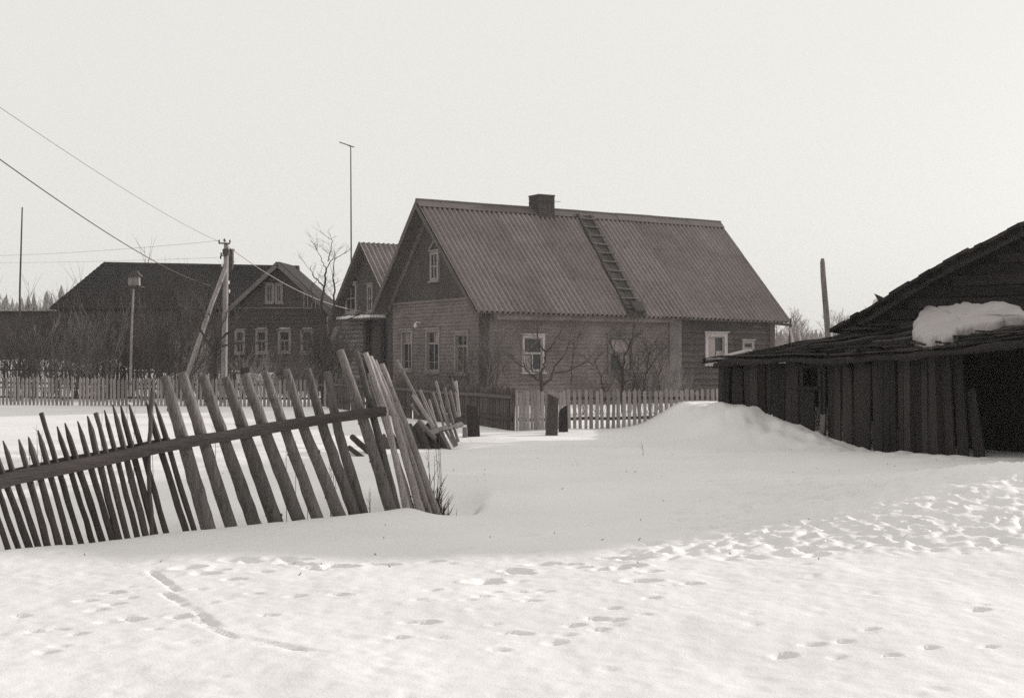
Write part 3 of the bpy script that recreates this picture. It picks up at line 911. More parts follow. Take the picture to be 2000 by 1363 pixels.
logs = [((322, 735, 20), (360, 868, 26), (405, 1025, 31)), ((355, 728, 20), (399, 866, 24), (449, 1022, 26)),
        ((396, 733, 20), (438, 859, 24), (493, 1013, 29)), ((440, 737, 18), (480, 853, 27), (534, 1008, 30)),
        ((477, 727, 19), (520, 849, 25), (580, 1006, 28)), ((516, 726, 16), (558, 843, 22), (617, 1003, 25)),
        ((559, 721, 14), (594, 838, 22), (658, 995, 27)), ((600, 720, 15), (632, 838, 21), (688, 993, 24)),
        ((639, 726, 16), (660, 840, 19), (705, 993, 24)), ((664, 684, 16), (712, 828, 22), (765, 1000, 26)),
        ((696, 686, 12), (733, 827, 15), (776, 1000, 17))]
for i, L in enumerate(logs):
    pts = [FP(a, b, -0.02 - 0.01 * (i % 2)) for a, b, c in L]
    if i == 8:
        pts = [FP(a, b, -0.16) for a, b, c in L]
    pts.append(extend(pts[-2], pts[-1], .35))
    sc_ = pts[0].y / F
    rad0 = [c * sc_ / 2 for a, b, c in L]; rad0.append(rad0[-1])
    pl = crooked(pts, 15, .0045, rg)
    rads = [float(np.interp(k / (len(pl) - 1), [0, .42, .85, 1], rad0)) * rg.uniform(.97, 1.03) for k in range(len(pl))]
    rads[0] *= .9
    mb = MB(); mb.tube(pl, rads, 14, True, .03, rg)
    # a knot or two
    for kn in range(3):
        q = rg.randint(2, len(pl) - 4); a = rg.uniform(0, 6.28)
        dvec = V((math.cos(a), -abs(math.sin(a)), .2)).normalized()
        mb.tube([pl[q], pl[q] + dvec * (rads[q] + .012)], [.026, .016], 6)
    part("log", mb, M['log'], FN, smooth=False)
mb = MB(); c5 = FP(480, 723, -.02); mb.box(c5 - V((.047, .05, .025)), (.094, 0, .006), (0, .1, 0), (.003, 0, .05)); part("log_cap", mb, M['junk'], FN)

def st(tx, ty, bx, by):  # in the 0,680 zoom (3.408)
    return (tx / 3.408, 680 + ty / 3.408, bx / 3.408, 680 + by / 3.408)
stakes = [st(-115, 640, 115, 1310), st(-55, 630, 185, 1297), st(20, 615, 245, 1290), st(125, 605, 310, 1285), st(190, 590, 382, 1277), st(252, 545, 455, 1270),
          st(275, 430, 527, 1263), st(380, 520, 605, 1255), st(432, 497, 668, 1247), st(517, 485, 737, 1237), st(582, 450, 778, 1232), st(637, 430, 838, 1222),
          st(695, 412, 902, 1213), st(750, 375, 963, 1211), st(803, 380, 1022, 1206), st(858, 370, 1097, 1197), st(975, 360, 1225, 1177), st(1030, 355, 1280, 1173),
          st(-170, 650, 45, 1320), st(-240, 660, -30, 1330), st(-310, 670, -110, 1340), st(-380, 680, -190, 1350)]
for i, (tx, ty, bx, by) in enumerate(stakes):
    a = FP(tx, ty, 0.0); b = FP(bx, by, 0.0)
    dl = (a - b).normalized()
    foot = b - dl * .3
    sc_ = b.y / F
    rr_ = sc_ * rg.uniform(11.5, 15) / 2
    pl = crooked([foot, b, a.lerp(b, .12), a], 9, .004, rg)
    n = len(pl)
    rads = [rr_ * (1.05 - .22 * k / (n - 1)) * rg.uniform(.93, 1.07) for k in range(n)]
    rads[-1] = rr_ * .75 if i in (6, 11, 19) else .006; rads[-2] *= .9
    mb = MB(); mb.tube(pl, rads, 7, True, .06, rg); part("stake", mb, M['stake'], FN)
# an upright pole tied in among the stakes
pl = [FP(297.5, 765, .02), FP(295, 812, .05), FP(289, 900, .06), FP(297, 1034, .03), FP(298, 1070, .03)]
mb = MB(); mb.tube(crooked(pl, 10, .006, rg), .02, 7, True, .08, rg); part("stake", mb, M['stake'], FN, label="upright stake crossing the leaning ones")
# rail: one long plank and the thinner half-round behind it
rail = [(-190, 985, 30), (-60, 958, 29), (33, 932, 27), (180, 902, 22), (300, 876, 21), (370, 862, 21), (440, 852, 20), (500, 840, 21), (560, 830, 20), (640, 818, 19), (700, 809, 19), (750, 803, 18)]
mb = MB(); k0 = len(rail)
for i in range(k0):
    px, py, h = rail[i]
    c = FP(px, py, .13); hh = h * c.y / F / 2
    nrm = V((.707, -.707, 0)) * .035
    w1 = rg.uniform(-.006, .006)
    mb.v += [tuple(c + nrm + V((0, 0, -hh + w1))), tuple(c + nrm * 1.25 + V((0, 0, hh * .1))), tuple(c + nrm + V((0, 0, hh + w1))), tuple(c - nrm + V((0, 0, hh))), tuple(c - nrm + V((0, 0, -hh)))]
for i in range(k0 - 1):
    for j in range(5):
        a = i * 5 + j; b = i * 5 + (j + 1) % 5
        mb.f.append((a, b, b + 5, a + 5))
mb.f += [(4, 3, 2, 1, 0), tuple((k0 - 1) * 5 + j for j in range(5))]
part("rail", mb, M['rail'], FN)
rl2 = [(-190, 962), (-60, 938), (33, 921), (110, 903), (180, 890), (300, 866), (330, 860)]
mb = MB(); mb.tube(crooked([FP(a, b, -.06) for a, b in rl2], 12, .008, rg),   .034, 8, True, .08, rg); part("back_rail", mb, M['junk'], FN)

# loose poles leaning at the fence end
poles = [((714, 689), (752, 800), (795, 1000), 13, "slender peeled pole leaning behind the last fence logs, leftmost of the loose bunch"),
         ((722, 697), (770, 812), (822, 1001), 15, "thick pale peeled pole with dark knots in the middle of the loose bunch"),
         ((732, 704), (782, 830), (838, 1000), 11, "thin grey pole leaning between the two thick pale poles"),
         ((745, 711), (800, 852), (850, 995), 15, "outermost pale pole of the loose bunch, next to the thawed hollow"),
         ((722, 729), (745, 800), (806, 1000), 12, "shortest pole of the loose bunch, ending beside the rail tip")]
for i, (a, b, c, wd, lab) in enumerate(poles):
    off = -.12 - .05 * i
    pts = [FP(a[0], a[1], off - .1), FP(b[0], b[1], off), FP(c[0], c[1], off + .05)]
    pts.append(extend(pts[-2], pts[-1], .35))
    s_ = pts[0].y / F
    pl = crooked(pts, 14, .005, rg)
    n = len(pl)
    rads = [wd * s_ / 2 * (.8 + .4 * k / (n - 1)) * rg.uniform(.94, 1.06) for k in range(n)]
    mb = MB(); mb.tube(pl, rads, 9, True, .05, rg)
    for kn in range(3):
        q = rg.randint(2, n - 5)
        mb.tube([pl[q], pl[q] + V((rg.uniform(-.4, 1), -.8, .2)).normalized() * (rads[q] + .014)], [.02, .012], 5)
    solo("pole", mb, M['pole'], lab, "pole", loc=(pl[-1].x, pl[-1].y, 0), group="loose poles leaning at the fence end")

# ------------------------------------------------------------------ pickets
def picket_mesh(name, m, kind):
    mb = MB()
    h = .5
    if kind == 0: prof = [(-.5, 0), (.5, 0), (.5, .93), (0, 1), (-.5, .93)]
    elif kind == 1: prof = [(-.5, 0), (.5, 0), (.46, .95), (.2, .995), (-.2, 1), (-.5, .955)]
    else: prof = [(-.5, 0), (.48, 0), (.5, .985), (-.47, 1)]
    n = len(prof)
    vs = [(x, -h, z) for x, z in prof] + [(x, h, z) for x, z in prof]
    fs = [tuple(range(n)), tuple(reversed(range(n, 2 * n)))] + [((i + 1) % n, i, i + n, (i + 1) % n + n) for i in range(n)]
    mb.add(vs, fs)
    return mb.mesh(name, m)
PK = {k: [picket_mesh("picket", M[k], i) for i in range(3)] for k in ('picket', 'picket_light', 'picket_dark')}
def picket_run(root, a, b, top_a, top_b, pitch, wd, mk, kinds, r, jit=.03, miss=0.0, rails=True, th=.02, lean=.02, zof=-.15):
    a = V(a); b = V(b); d = (b - a); L = d.length; d.normalize()
    yaw = math.atan2(d.y, d.x)
    n = int(L / pitch); nrm = V((d.y, -d.x, 0))
    for i in range(n + 1):
        if r.random() < miss: continue
        t = i / n
        p = a.lerp(b, t) + nrm * r.uniform(-.004, .004)
        z0 = gz(p.x, p.y) + zof
        zt = top_a + (top_b - top_a) * t + r.uniform(-jit, jit)
        inst("picket", PK[mk][r.choice(kinds)], root, (p.x, p.y, z0), (r.uniform(-.01, .01), r.uniform(-lean, lean), yaw), (wd * r.uniform(.85, 1.12), th, zt - z0))
    if rails:
        for k in (.28, .78):
            zl = lambda t: (top_a + (top_b - top_a) * t) * k
            mb = MB(); m_ = 8
            for i in range(m_):
                p = a.lerp(b, i / m_) - nrm * .045; q = a.lerp(b, (i + 1) / m_) - nrm * .045
                mb.beam(V((p.x, p.y, zl(i / m_) + .01 * math.sin(i * 2.1))), V((q.x, q.y, zl((i + 1) / m_) + .01 * math.sin(i * 2.1 + 2.1))), .045, .07)
            part("rail", mb, M['picket_dark'], root)

r = random.Random(17)
ya = 46.5
FL = thing("picket_fence", "weathered pale picket fence across the far side of the snowy garden at the left", "fence", (PX(200, ya), ya, 0))
picket_run(FL, (PX(-60, 47), 47, 0), (PX(690, 45.2), 45.2, 0), zat(735, 47) - .0, zat(741, 45.2), .138, .088, 'picket', (0, 0, 1), r, jit=.025, miss=.02)
FD = thing("dark_paling", "dark close-boarded paling from the pale picket gate back towards the dark trees", "fence", (PX(1000, 30), 30, 0))
picket_run(FD, (PX(1003, 30), 30, 0), (PX(640, 44.4), 44.4, 0), zat(757, 30), zat(737, 44.4), .122, .104, 'picket_dark', (0, 1, 2), r, jit=.03, miss=.03, lean=.012)
FR = thing("picket_fence", "weathered pale picket fence with open gaps between the gate and the plank shed", "fence", (PX(1250, 31), 31, 0))
picket_run(FR, (PX(1112, 30.3), 30.3, 0), (PX(1412, 31.6), 31.6, 0), zat(761, 30.3), zat(760, 31.6), .1325, .078, 'picket_light', (0, 0, 1), r, jit=.03, lean=.025)
GT = thing("gate", "pale tight-boarded picket gate panel left of the dark gate post", "gate", (PX(1035, 30), 30, 0))
picket_run(GT, (PX(1010, 30), 30, 0), (PX(1102, 30.2), 30.2, 0), zat(763, 30), zat(763, 30), .080, .074, 'picket_light', (0, 1), r, jit=.02, lean=.008, zof=-.02)
FF = thing("rear_paling", "dark thin paling against the snow bank behind the pale far picket fence", "fence", (PX(150, 56), 56, 0))
picket_run(FF, (PX(-40, 56), 56, 0), (PX(470, 55), 55, 0), zat(707, 56), zat(714, 55), .17, .09, 'picket_dark', (0, 1), r, jit=.16, miss=.12, lean=.08)
mb = MB(); rs2 = random.Random(5)
xs_ = [PX(-60, 61) + i * .8 for i in range(18)]
pr = [(-1.2, -.3), (-.9, .75), (-.3, 1.35), (.5, 1.5), (1.4, 1.1), (2.2, -.3)]
for i, x in enumerate(xs_):
    hsc = rs2.uniform(.85, 1.08) * (1.0 if x < PX(225, 61) else .72)
    mb.v += [(x, 61 + dy, dz * hsc) for dy, dz in pr]
npz = len(pr)
for i in range(len(xs_) - 1):
    for j in range(npz - 1):
        a = i * npz + j; mb.f.append((a, a + npz, a + npz + 1, a + 1))
solo("snow_bank", mb, M['snow'], "long snow bank behind the dark rear paling", None, kind='structure', smooth=True)

# gate posts, stump
def block_post(name, px0, px1, pt, Y, label, cat, dep, mk, slant=0.0, group=None, lean=0.0):
    a = PX(px0, Y); b = PX(px1, Y); zt = zat(pt, Y); z0 = gz((a + b) / 2, Y) - .2
    mb = MB(); n = 7; rr_ = random.Random(int(px0))
    ring = [(-.5, -.5), (0, -.56), (.5, -.46), (.54, 0), (.47, .5), (0, .54), (-.5, .48), (-.53, 0)]
    cx = (a + b) / 2; wd = b - a
    for k in range(n):
        t = k / (n - 1)
        for (u, v_) in ring:
            top = slant * u if k == n - 1 else 0
            s = 1 - .12 * t + rr_.uniform(-.03, .03)
            mb.v.append((cx + u * wd * s + lean * (t - .3), Y + v_ * dep * s, z0 + (zt - z0) * t + top))
    m_ = len(ring)
    for k in range(n - 1):
        for j in range(m_):
            p = k * m_ + j; q_ = k * m_ + (j + 1) % m_
            mb.f.append((p, q_, q_ + m_, p + m_))
    mb.f += [tuple(reversed(range(m_))), tuple((n - 1) * m_ + j for j in range(m_))]
    return solo(name, mb, M[mk], label, cat, loc=(cx, Y, 0), group=group)
block_post("gate_post", 1066, 1089, 773, 28.4, "dark thick gate post with slanting top in front of the pale gate panel", "post", .24, 'junk', slant=-.10, lean=.04)
block_post("gate_post", 1091, 1109, 796, 29.2, "lower dark gate post just right of the tall one", "post", .2, 'junk', slant=.12)
block_post("stump_post", 912, 937, 791, 27.6, "broad dark weathered post standing alone in the snow before the dark paling", "post", .26, 'junk', slant=-.04, lean=-.03)
block_post("stub", 903, 913, 834, 27.3, "short pale stub of wood left of the broad dark post", "stub", .07, 'junk_light')

# collapsed fence and rubbish behind the leaning poles
CF = thing("collapsed_fence", "collapsed section of grey fence with splayed slats beyond the loose poles", "fence", (PX(860, 24), 24, 0))
sl_ = [((775, 703), (845, 836), 5, 24.2), ((820, 762), (853, 835), 6, 24.4), ((846, 767), (865, 828), 4, 25), ((851, 744), (870, 815), 5, 25.4), ((868, 757), (881, 815), 5, 25.8),
       ((879, 763), (889, 806), 5, 26.2), ((890, 744), (896, 803), 6, 26.6), ((883, 741), (890, 760), 3, 26.4), ((838, 780), (850, 822), 4, 24.6), ((828, 785), (846, 832), 4, 24.2),
       ((806, 770), (842, 826), 7, 24.0), ((860, 790), (872, 826), 3, 25), ((803, 790), (815, 806), 4, 23.6)]
for (a, b, wd, Y) in sl_:
    mb = MB(); p = P(a[0], a[1], Y + .4); q = P(b[0], b[1], Y); q = extend(p, q, .12)
    k_ = wd * Y / F
    mb.beam(p, q, k_, .02, up=V((.2, 1, .3)))
    part("slat", mb, M['junk_light'] if wd < 6 else M['picket'], CF)
for (a, b, wd) in (((871, 808), (877, 832), 5), ((880, 809), (885, 828), 5), ((869, 838), (888, 872), 5), ((878, 838), (892, 870), 6), ((887, 835), (895, 862), 5), ((862, 842), (882, 884), 5)):
    mb = MB(); mb.beam(P(a[0], a[1], 23.9), P(b[0], b[1], 23.7), wd * 24 / F, .03, up=V((.2, 1, .3))); part("slat", mb, M['junk_light'], CF)
mb = MB(); mb.tube(crooked([P(839, 846, 23.6), P(862, 838, 23.8), P(901, 829, 24.4)], 8, .02, rg), .05, 9, True, .1, rg); part("rail", mb, M['log'], CF)
mb = MB(); mb.beam(P(818, 822, 23.3), P(850, 856, 22.9), .05, .06); part("rail", mb, M['junk_light'], CF)
mb = MB()
for k_ in range(7):
    px0 = 756 + k_ * 17; mb = MB()
    t0 = 822 + abs(k_ - 4) * 7 + rg.uniform(-6, 6); b0 = 905 - k_ * 2.0
    mb.beam(P(px0 - 10, t0 + 4, 24.6), P(px0 + 22, b0 + 12, 23.7), .17, .04, up=V((.2, 1, .2)))
    part("board", mb, M['junk'], CF)
for i, (a, b, wd) in enumerate((((688, 853), (724, 884), 12), ((682, 874), (722, 905), 10), ((680, 893), (712, 915), 9))):
    mb = MB(); Y = 22.9 - i * .45
    p, q = P(a[0], a[1], Y), P(b[0], b[1], Y - .5)
    mb.tube(crooked([p, q], 5, .01, rg), wd * Y / F / 2, 9, True, .05, rg)
    solo("fallen_log", mb, M['junk'], ["topmost of the three dark logs lying slanted in the snow behind the fence", "middle one of the three dark logs lying slanted in the snow behind the fence", "lowest, half buried one of the three dark logs behind the fence"][i], "log", loc=(q.x, q.y, 0), group="fallen logs behind the fence")

# ------------------------------------------------------------------ plank shed and barn at the right
def wallP(px, py):
    r = (px - 1000) / F      # on the wall line through (4.271, 28) direction (2.45,-6.5)
    Y = (4.271 + 28 * 2.45 / 6.5) / (r + 2.45 / 6.5)
    return P(px, py, Y)
SH = thing("plank_shed", "dark ramshackle shed of upright planks with sagging roof boards, behind the snowdrift", "shed", wallP(1600, 850))
wd_dir = V((2.45, -6.5, 0)).normalized(); wn_dir = V((-6.5, -2.45, 0)).normalized()   # outward normal (towards the camera's left)
topx = [1400, 1440, 1500, 1560, 1600, 1660, 1700, 1760, 1830, 1945, 2010]
topy = [711, 708, 705, 703, 702, 706, 703, 697, 690, 677, 668]
edges = [1404, 1417, 1430, 1444, 1453, 1467, 1482, 1497, 1506, 1520, 1535, 1548, 1562, 1570, 1594, 1609, 1616, 1632, 1645, 1655, 1667, 1690, 1704, 1716, 1727, 1739, 1752, 1764, 1778, 1789, 1803, 1816, 1830]
rp = random.Random(77)
for i in range(len(edges) - 1):
    e0, e1 = edges[i], edges[i + 1]
    if (e0, e1) == (1594, 1609): continue           # dark gap
    xm_ = (e0 + e1) / 2
    yt = np.interp(xm_, topx, topy) + rp.choice((0, 1, 2, 2, 8, 12))
    if (e0, e1) == (1570, 1594): yt = 757
    tilt = rp.uniform(-6, 14)
    pr = rp.uniform(0, .05)
    a = wallP(e0 + .8, yt) + wn_dir * pr; b = wallP(e1 - .8, yt + rp.uniform(-2, 2)) + wn_dir * pr
    k_ = b - a; k_.z = 0
    ax = k_
    fa = V((a.x, a.y, gz(a.x, a.y) - .35)) + wd_dir * tilt * .008 + wn_dir * .03; fb = fa + ax * rp.uniform(.92, 1.06)
    mb = MB(); t_ = -wn_dir * .028
    seg = 4
    cols_ = []
    for s in range(seg + 1):
        u = s / seg; wob = wd_dir * rp.uniform(-.006, .006) * (1 if 0 < s < seg else 0)
        l_ = fa.lerp(a, u) + wob; r_ = fb.lerp(b, u) + wob * .5
        cols_.append((l_, r_, r_ + t_, l_ + t_))
    for s in range(seg):
        c0, c1 = cols_[s], cols_[s + 1]
        o = len(mb.v); mb.v += [tuple(q) for q in c0 + c1]
        for j in range(4): mb.f.append((o + j, o + (j + 1) % 4, o + 4 + (j + 1) % 4, o + 4 + j))
    o = len(mb.v) - 4; mb.f.append((o, o + 1, o + 2, o + 3)); mb.f.append((3, 2, 1, 0))
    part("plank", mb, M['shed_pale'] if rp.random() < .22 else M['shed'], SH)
for (e0, e1, y0, y1, kk) in ((1566, 1615, 713, 719, 'shed'), (1566, 1612, 755, 761, 'shed'), (1607, 1611, 714, 836, 'shed')):
    mb = MB(); a = wallP(e0, (y0 + y1) / 2) + wn_dir * .07; b = wallP(e1, (y0 + y1) / 2) + wn_dir * .07
    if e1 - e0 > 10: mb.beam(a, b, .03, (y1 - y0) * a.y / F)
    else: mb.beam(wallP(e0, y0) + wn_dir * .07, wallP(e1, y1) + wn_dir * .07, .08, .03, up=wn_dir)
    part("hatch_frame", mb, M[kk], SH)
a = wallP(1616, 838); 
mb = MB(); mb.beam(wallP(1617, 809) + wn_dir * .10, wallP(1617, 845) + wn_dir * .12, .145, .02, up=wn_dir)
solo("pale_board", mb, M['junk_light'], "small pale board standing in the gap of the dark plank wall", "board", loc=(a.x, a.y, 0))
for (px, yt, tl, dep_) in ((1840, 692, 10, .06), (1856, 688, 16, .12), (1874, 760, 22, .2)):
    a = wallP(px, yt) - wn_dir * dep_; f_ = V((a.x, a.y, gz(a.x, a.y) - .2)) + wd_dir * tl * .012
    mb = MB(); mb.beam(a, f_, .24, .025, up=wn_dir); part("plank", mb, M['shed'], SH)
# dark inside: back wall, far end, sill beams
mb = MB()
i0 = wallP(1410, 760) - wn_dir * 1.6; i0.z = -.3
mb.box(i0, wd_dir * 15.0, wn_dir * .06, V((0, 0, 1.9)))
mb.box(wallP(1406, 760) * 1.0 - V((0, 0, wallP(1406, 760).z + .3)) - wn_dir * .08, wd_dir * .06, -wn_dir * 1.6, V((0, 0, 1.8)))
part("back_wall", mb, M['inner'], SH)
# roof: ruled surface between the eave and the barn's low edge
ev = [(1388, 706), (1440, 700), (1500, 700), (1560, 696), (1620, 699), (1680, 696), (1740, 690), (1795, 690), (1830, 684), (1890, 680), (1945, 672), (2020, 661), (2110, 650), (2250, 634), (2420, 610)]
up_ = [(1392, 702), (1440, 692), (1510, 680), (1560, 668), (1600, 661), (1640, 654), (1680, 646), (1720, 640), (1770, 630), (1830, 613), (1870, 606), (1905, 602), (1945, 598), (2000, 592), (2110, 582)]
def rakeY(px):
    r = (px - 1000) / F
    return 31.0 / (1 + .667 * r)
def evP(u):
    k = u * (len(ev) - 1); i = min(int(k), len(ev) - 2); f = k - i
    px = ev[i][0] * (1 - f) + ev[i + 1][0] * f; py = ev[i][1] * (1 - f) + ev[i + 1][1] * f
    return wallP(px, py) + wn_dir * .22
def upP(u):
    k = u * (len(up_) - 1); i = min(int(k), len(up_) - 2); f = k - i
    px = up_[i][0] * (1 - f) + up_[i + 1][0] * f; py = up_[i][1] * (1 - f) + up_[i + 1][1] * f
    y0 = rakeY(px)
    Y = y0 if px > 1640 else y0 + (1640 - px) / 250.0 * 1.8
    return P(px, py, Y)
def roofP(u, t): return evP(u).lerp(upP(u), t)
rb = random.Random(13)
mb = MB(); n_ = 40
for i in range(n_ + 1):
    u = i / n_
    a, b = roofP(u, .02), roofP(u, 1.0)
    mb.v += [tuple(a + V((0, 0, -.01))), tuple(b + V((0, 0, -.01))), tuple(b + V((0, 0, -.05))), tuple(a + V((0, 0, -.05)))]
for i in range(n_):
    for q_ in range(4):
        a = i * 4 + q_; b = i * 4 + (q_ + 1) % 4
        mb.f.append((a, b, b + 4, a + 4))
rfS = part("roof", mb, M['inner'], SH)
NR = 6
for j in range(NR):
    t0 = j / NR; t1 = (j + 1) / NR
    cuts_ = [0] + sorted(rb.uniform(.1, .9) for _ in range(3)) + [1]
    for c in range(4):
        u0, u1 = cuts_[c] + .002, cuts_[c + 1] - .002
        if u1 - u0 < .02: continue
        n = max(2, int((u1 - u0) * 16)); mb = MB(); lift = rb.uniform(0, .02)
        for i in range(n + 1):
            u = u0 + (u1 - u0) * i / n
            wv = .012 * math.sin(u * 40 + j)
            a = roofP(u, max(0, t0 + rb.uniform(-.006, .0))); b = roofP(u, min(1, t1 + .012))
            nn = V((0, 0, 1))
            mb.v += [tuple(a + nn * (lift + .05 + wv)), tuple(b + nn * (lift + wv)), tuple(b + nn * (lift - .03)), tuple(a + nn * (lift + .02))]
        for i in range(n):
            for q_ in range(4):
                a = i * 4 + q_; b = i * 4 + (q_ + 1) % 4
                mb.f.append((a, b, b + 4, a + 4))
        mb.f += [(3, 2, 1, 0), tuple(n * 4 + q_ for q_ in range(4))]
        part("roof_board", mb, M['shedroof'], rfS)
# eave beam, wavy
mb = MB(); pl = [evP(u) - V((0, 0, .07)) for u in np.linspace(.05, .98, 40)]
pl = [p + V((0, 0, rb.uniform(-.012, .012))) for p in pl]
mb.tube(pl, [.055 + .015 * math.sin(i * .7) for i in range(40)], 8, True, .08, rb); part("eave_log", mb, M['shedroof'], SH)
# loose diagonal slabs on the roof
for (a, b, ta, tb, wd, mk) in ((.36, .46, .95, .75, .3, 'shed'), (.43, .52, .98, .80, .24, 'shed'), (.45, .53, .5, .6, .2, 'shed'), (.33, .53, .12, .10, .14, 'shedroof'), (.24, .41, .1, .2, .2, 'shedroof')):
    mb = MB(); mb.beam(roofP(a, ta) + V((0, 0, .11)), roofP(b, tb) + V((0, 0, .12)), wd, .04); part("loose_board", mb, M[mk], SH)
for i in range(16):
    u = rb.uniform(.18, .9); t = rb.uniform(0, .1); p = roofP(u, t); k_ = rb.uniform(.35, 1.1)
    dd = (wd_dir * rb.choice((-1, 1)) * rb.uniform(.3, 1) + wn_dir * rb.uniform(-.2, .45)).normalized()
    mb = MB(); mb.beam(p + V((0, 0, .085)) - dd * k_ * .5, p + V((0, 0, .10 + rb.uniform(-.03, .03))) + dd * k_ * .5, rb.uniform(.08, .2), .025); part("loose_board", mb, M['shedroof'] if i % 3 else M['shed'], SH)
# bleached boards at the far low corner of the roof
for i, (a, b) in enumerate((((1380, 701), (1482, 698)), ((1400, 699), (1500, 687)), ((1420, 695), (1462, 684)), ((1432, 694), (1512, 680)), ((1385, 704), (1495, 702)))):
    Y0 = 27.6; mb = MB(); mb.beam(P(a[0], a[1], Y0), P(b[0], b[1], 27.4 + .3 * i), .22, .035); part("roof_slab", mb, M['shedlight'] if i in (0, 2) else M['picket_dark'], SH)
mb = MB(); mb.tube(crooked([P(1396, 714, 27.6), P(1440, 708, 27.2), P(1520, 690, 26.4), P(1580, 676, 26.0)], 8, .01, rb), .06, 7, True, .1, rb); part("eave_log", mb, M['shedroof'], SH)
mb = MB(); mb.beam(wallP(1826, 690), V((wallP(1834, 690).x, wallP(1834, 690).y, -.2)), .16, .14, up=wn_dir); part("corner_post", mb, M['shed'], SH)

BN = thing("barn", "tall dark barn behind the plank shed with bits of snow on its sloping roof edge", "barn", (9.0, 25.0, 0))
bd = V((6, -4, 0)).normalized(); bk = V((.55, .83, 0)).normalized()
def bar(X, z): return V((X, 27 - (X - 6) * .667, z))
rk = [P(px, py, rakeY(px)) for px, py in ((1640, 650), (1680, 627), (1720, 604), (1770, 572), (1830, 536), (1870, 515), (1905, 497), (1945, 478), (2000, 450))]
APX = V((14.0, 21.66, 5.25)); RGT = V((16.4, 20.06, 4.15))
rk2 = rk + [APX, RGT]
mb = MB()
for i in range(len(rk2) - 1):
    a, b = rk2[i], rk2[i + 1]
    n = 2
    mb.hexa([V((a.x, a.y, -.3)), V((b.x, b.y, -.3)), V((b.x, b.y, -.3)) + bk * .06, V((a.x, a.y, -.3)) + bk * .06, a - V((0, 0, .1)), b - V((0, 0, .1)), b - V((0, 0, .1)) + bk * .06, a - V((0, 0, .1)) + bk * .06])
part("gable_wall", mb, M['inner'], BN)
rw = random.Random(19); zz = 1.95
pz = [p.z for p in rk]; pX = [p.x for p in rk]
while zz < 3.6:
    xl = float(np.interp(zz + .30, pz, pX)) + rw.uniform(.02, .15); xr = 10.4
    if xl < xr - .3:
        xs3 = [xl] + [x for x in (rw.uniform(xl + .4, xr - .3),) if xr - xl > 1.2] + [xr]
        for x0, x1 in zip(xs3, xs3[1:]):
            mb = MB(); p = bar(x0 + .005, zz); q_ = bar(x1 - .005, zz + rw.uniform(-.03, .03)); d_ = -bk * (.03 + rw.uniform(0, .025))
            p.y = 27 - (p.x - 6) * .667; q_.y = 27 - (q_.x - 6) * .667
            u_ = V((0, 0, .185))
            mb.hexa([p, q_, q_ + d_ * 1.3, p + d_ * 1.3, p + u_, q_ + u_, q_ + u_ + d_, p + u_ + d_]); part("wall_board", mb, M['barnwall'], BN)
    zz += .2
mb = MB(); e = RGT; mb.hexa([V((e.x, e.y, -.3)), V((e.x, e.y, -.3)) + bd * .06, V((e.x, e.y, -.3)) + bd * .06 + bk * 7, V((e.x, e.y, -.3)) + bk * 7, e - V((0, 0, .1)), e + bd * .06 - V((0, 0, .1)), e + bd * .06 + bk * 7 - V((0, 0, .1)), e + bk * 7 - V((0, 0, .1))]); part("side_wall", mb, M['inner'], BN)
rb2 = random.Random(3)
for i in range(len(rk2) - 1):
    a, b = rk2[i], rk2[i + 1]
    seg = 3 if i < 8 else 6
    for s in range(seg):
        p = a.lerp(b, s / seg); q_ = a.lerp(b, (s + 1) / seg + .02)
        f0 = rb2.uniform(-.60, -.5); lf = rb2.uniform(.02, .06)
        mb = MB(); mb.hexa([p + bk * f0 + V((0, 0, lf - .04)), q_ + bk * f0 + V((0, 0, lf - .04)), q_ + bk * 7 + V((0, 0, lf * .3 - .3)), p + bk * 7 + V((0, 0, lf * .3 - .3)),
                            p + bk * f0 + V((0, 0, lf + .03)), q_ + bk * f0 + V((0, 0, lf + .03)), q_ + bk * 7 + V((0, 0, lf * .3 - .23)), p + bk * 7 + V((0, 0, lf * .3 - .23))])
        part("roof_board", mb, M['shedroof'], BN)
for (px, py) in ((1868, 512), (1893, 500), (1930, 484), (1941, 478)):
    p = P(px, py, rakeY(px)); mb = MB()
    mb.box(p + V((-.12, -.1, -.03)), bd * rb2.uniform(.2, .35) + V((0, 0, .1)), bk * .3, V((0, 0, rb2.uniform(.06, .1)))); part("roof_board", mb, M['shedroof'], BN)

def snow_blob(name, label, outline, heights, place, seed, mk='snow'):
    """soft lump: rings from a closed outline (u,t) shrinking to the centre, raised by a rounded profile"""
    r_ = random.Random(seed); mb = MB(); n = len(outline)
    cu = sum(o[0] for o in outline) / n; ct = sum(o[1] for o in outline) / n
    prof = [(1.0, -.02), (1.015, .5), (.99, .8), (.94, .95), (.8, 1.0), (.65, .98), (.4, 1.02), (.15, 1.03)]
    for s, h in prof:
        for (u, t) in outline:
            p = place(cu + (u - cu) * s, ct + (t - ct) * s)
            mb.v.append(tuple(p + V((r_.uniform(-.01, .01), r_.uniform(-.01, .01), .06 + heights * h * (1 + .3 * float(fbm(p.x * 3.2, p.y * 2.0, seed, 4))) - (.06 if h < 0 else 0)))))
    for k in range(len(prof) - 1):
        for j in range(n):
            a = k * n + j; b = k * n + (j + 1) % n
            mb.f.append((a, b, b + n, a + n))
    mb.f.append(tuple((len(prof) - 1) * n + j for j in range(n)))
    return solo(name, mb, M[mk], label, "snow", kind='stuff', smooth=True)
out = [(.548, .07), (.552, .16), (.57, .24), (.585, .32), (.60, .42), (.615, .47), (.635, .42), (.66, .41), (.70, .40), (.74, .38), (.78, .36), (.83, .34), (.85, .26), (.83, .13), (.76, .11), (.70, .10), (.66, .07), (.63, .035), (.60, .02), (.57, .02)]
fine = []
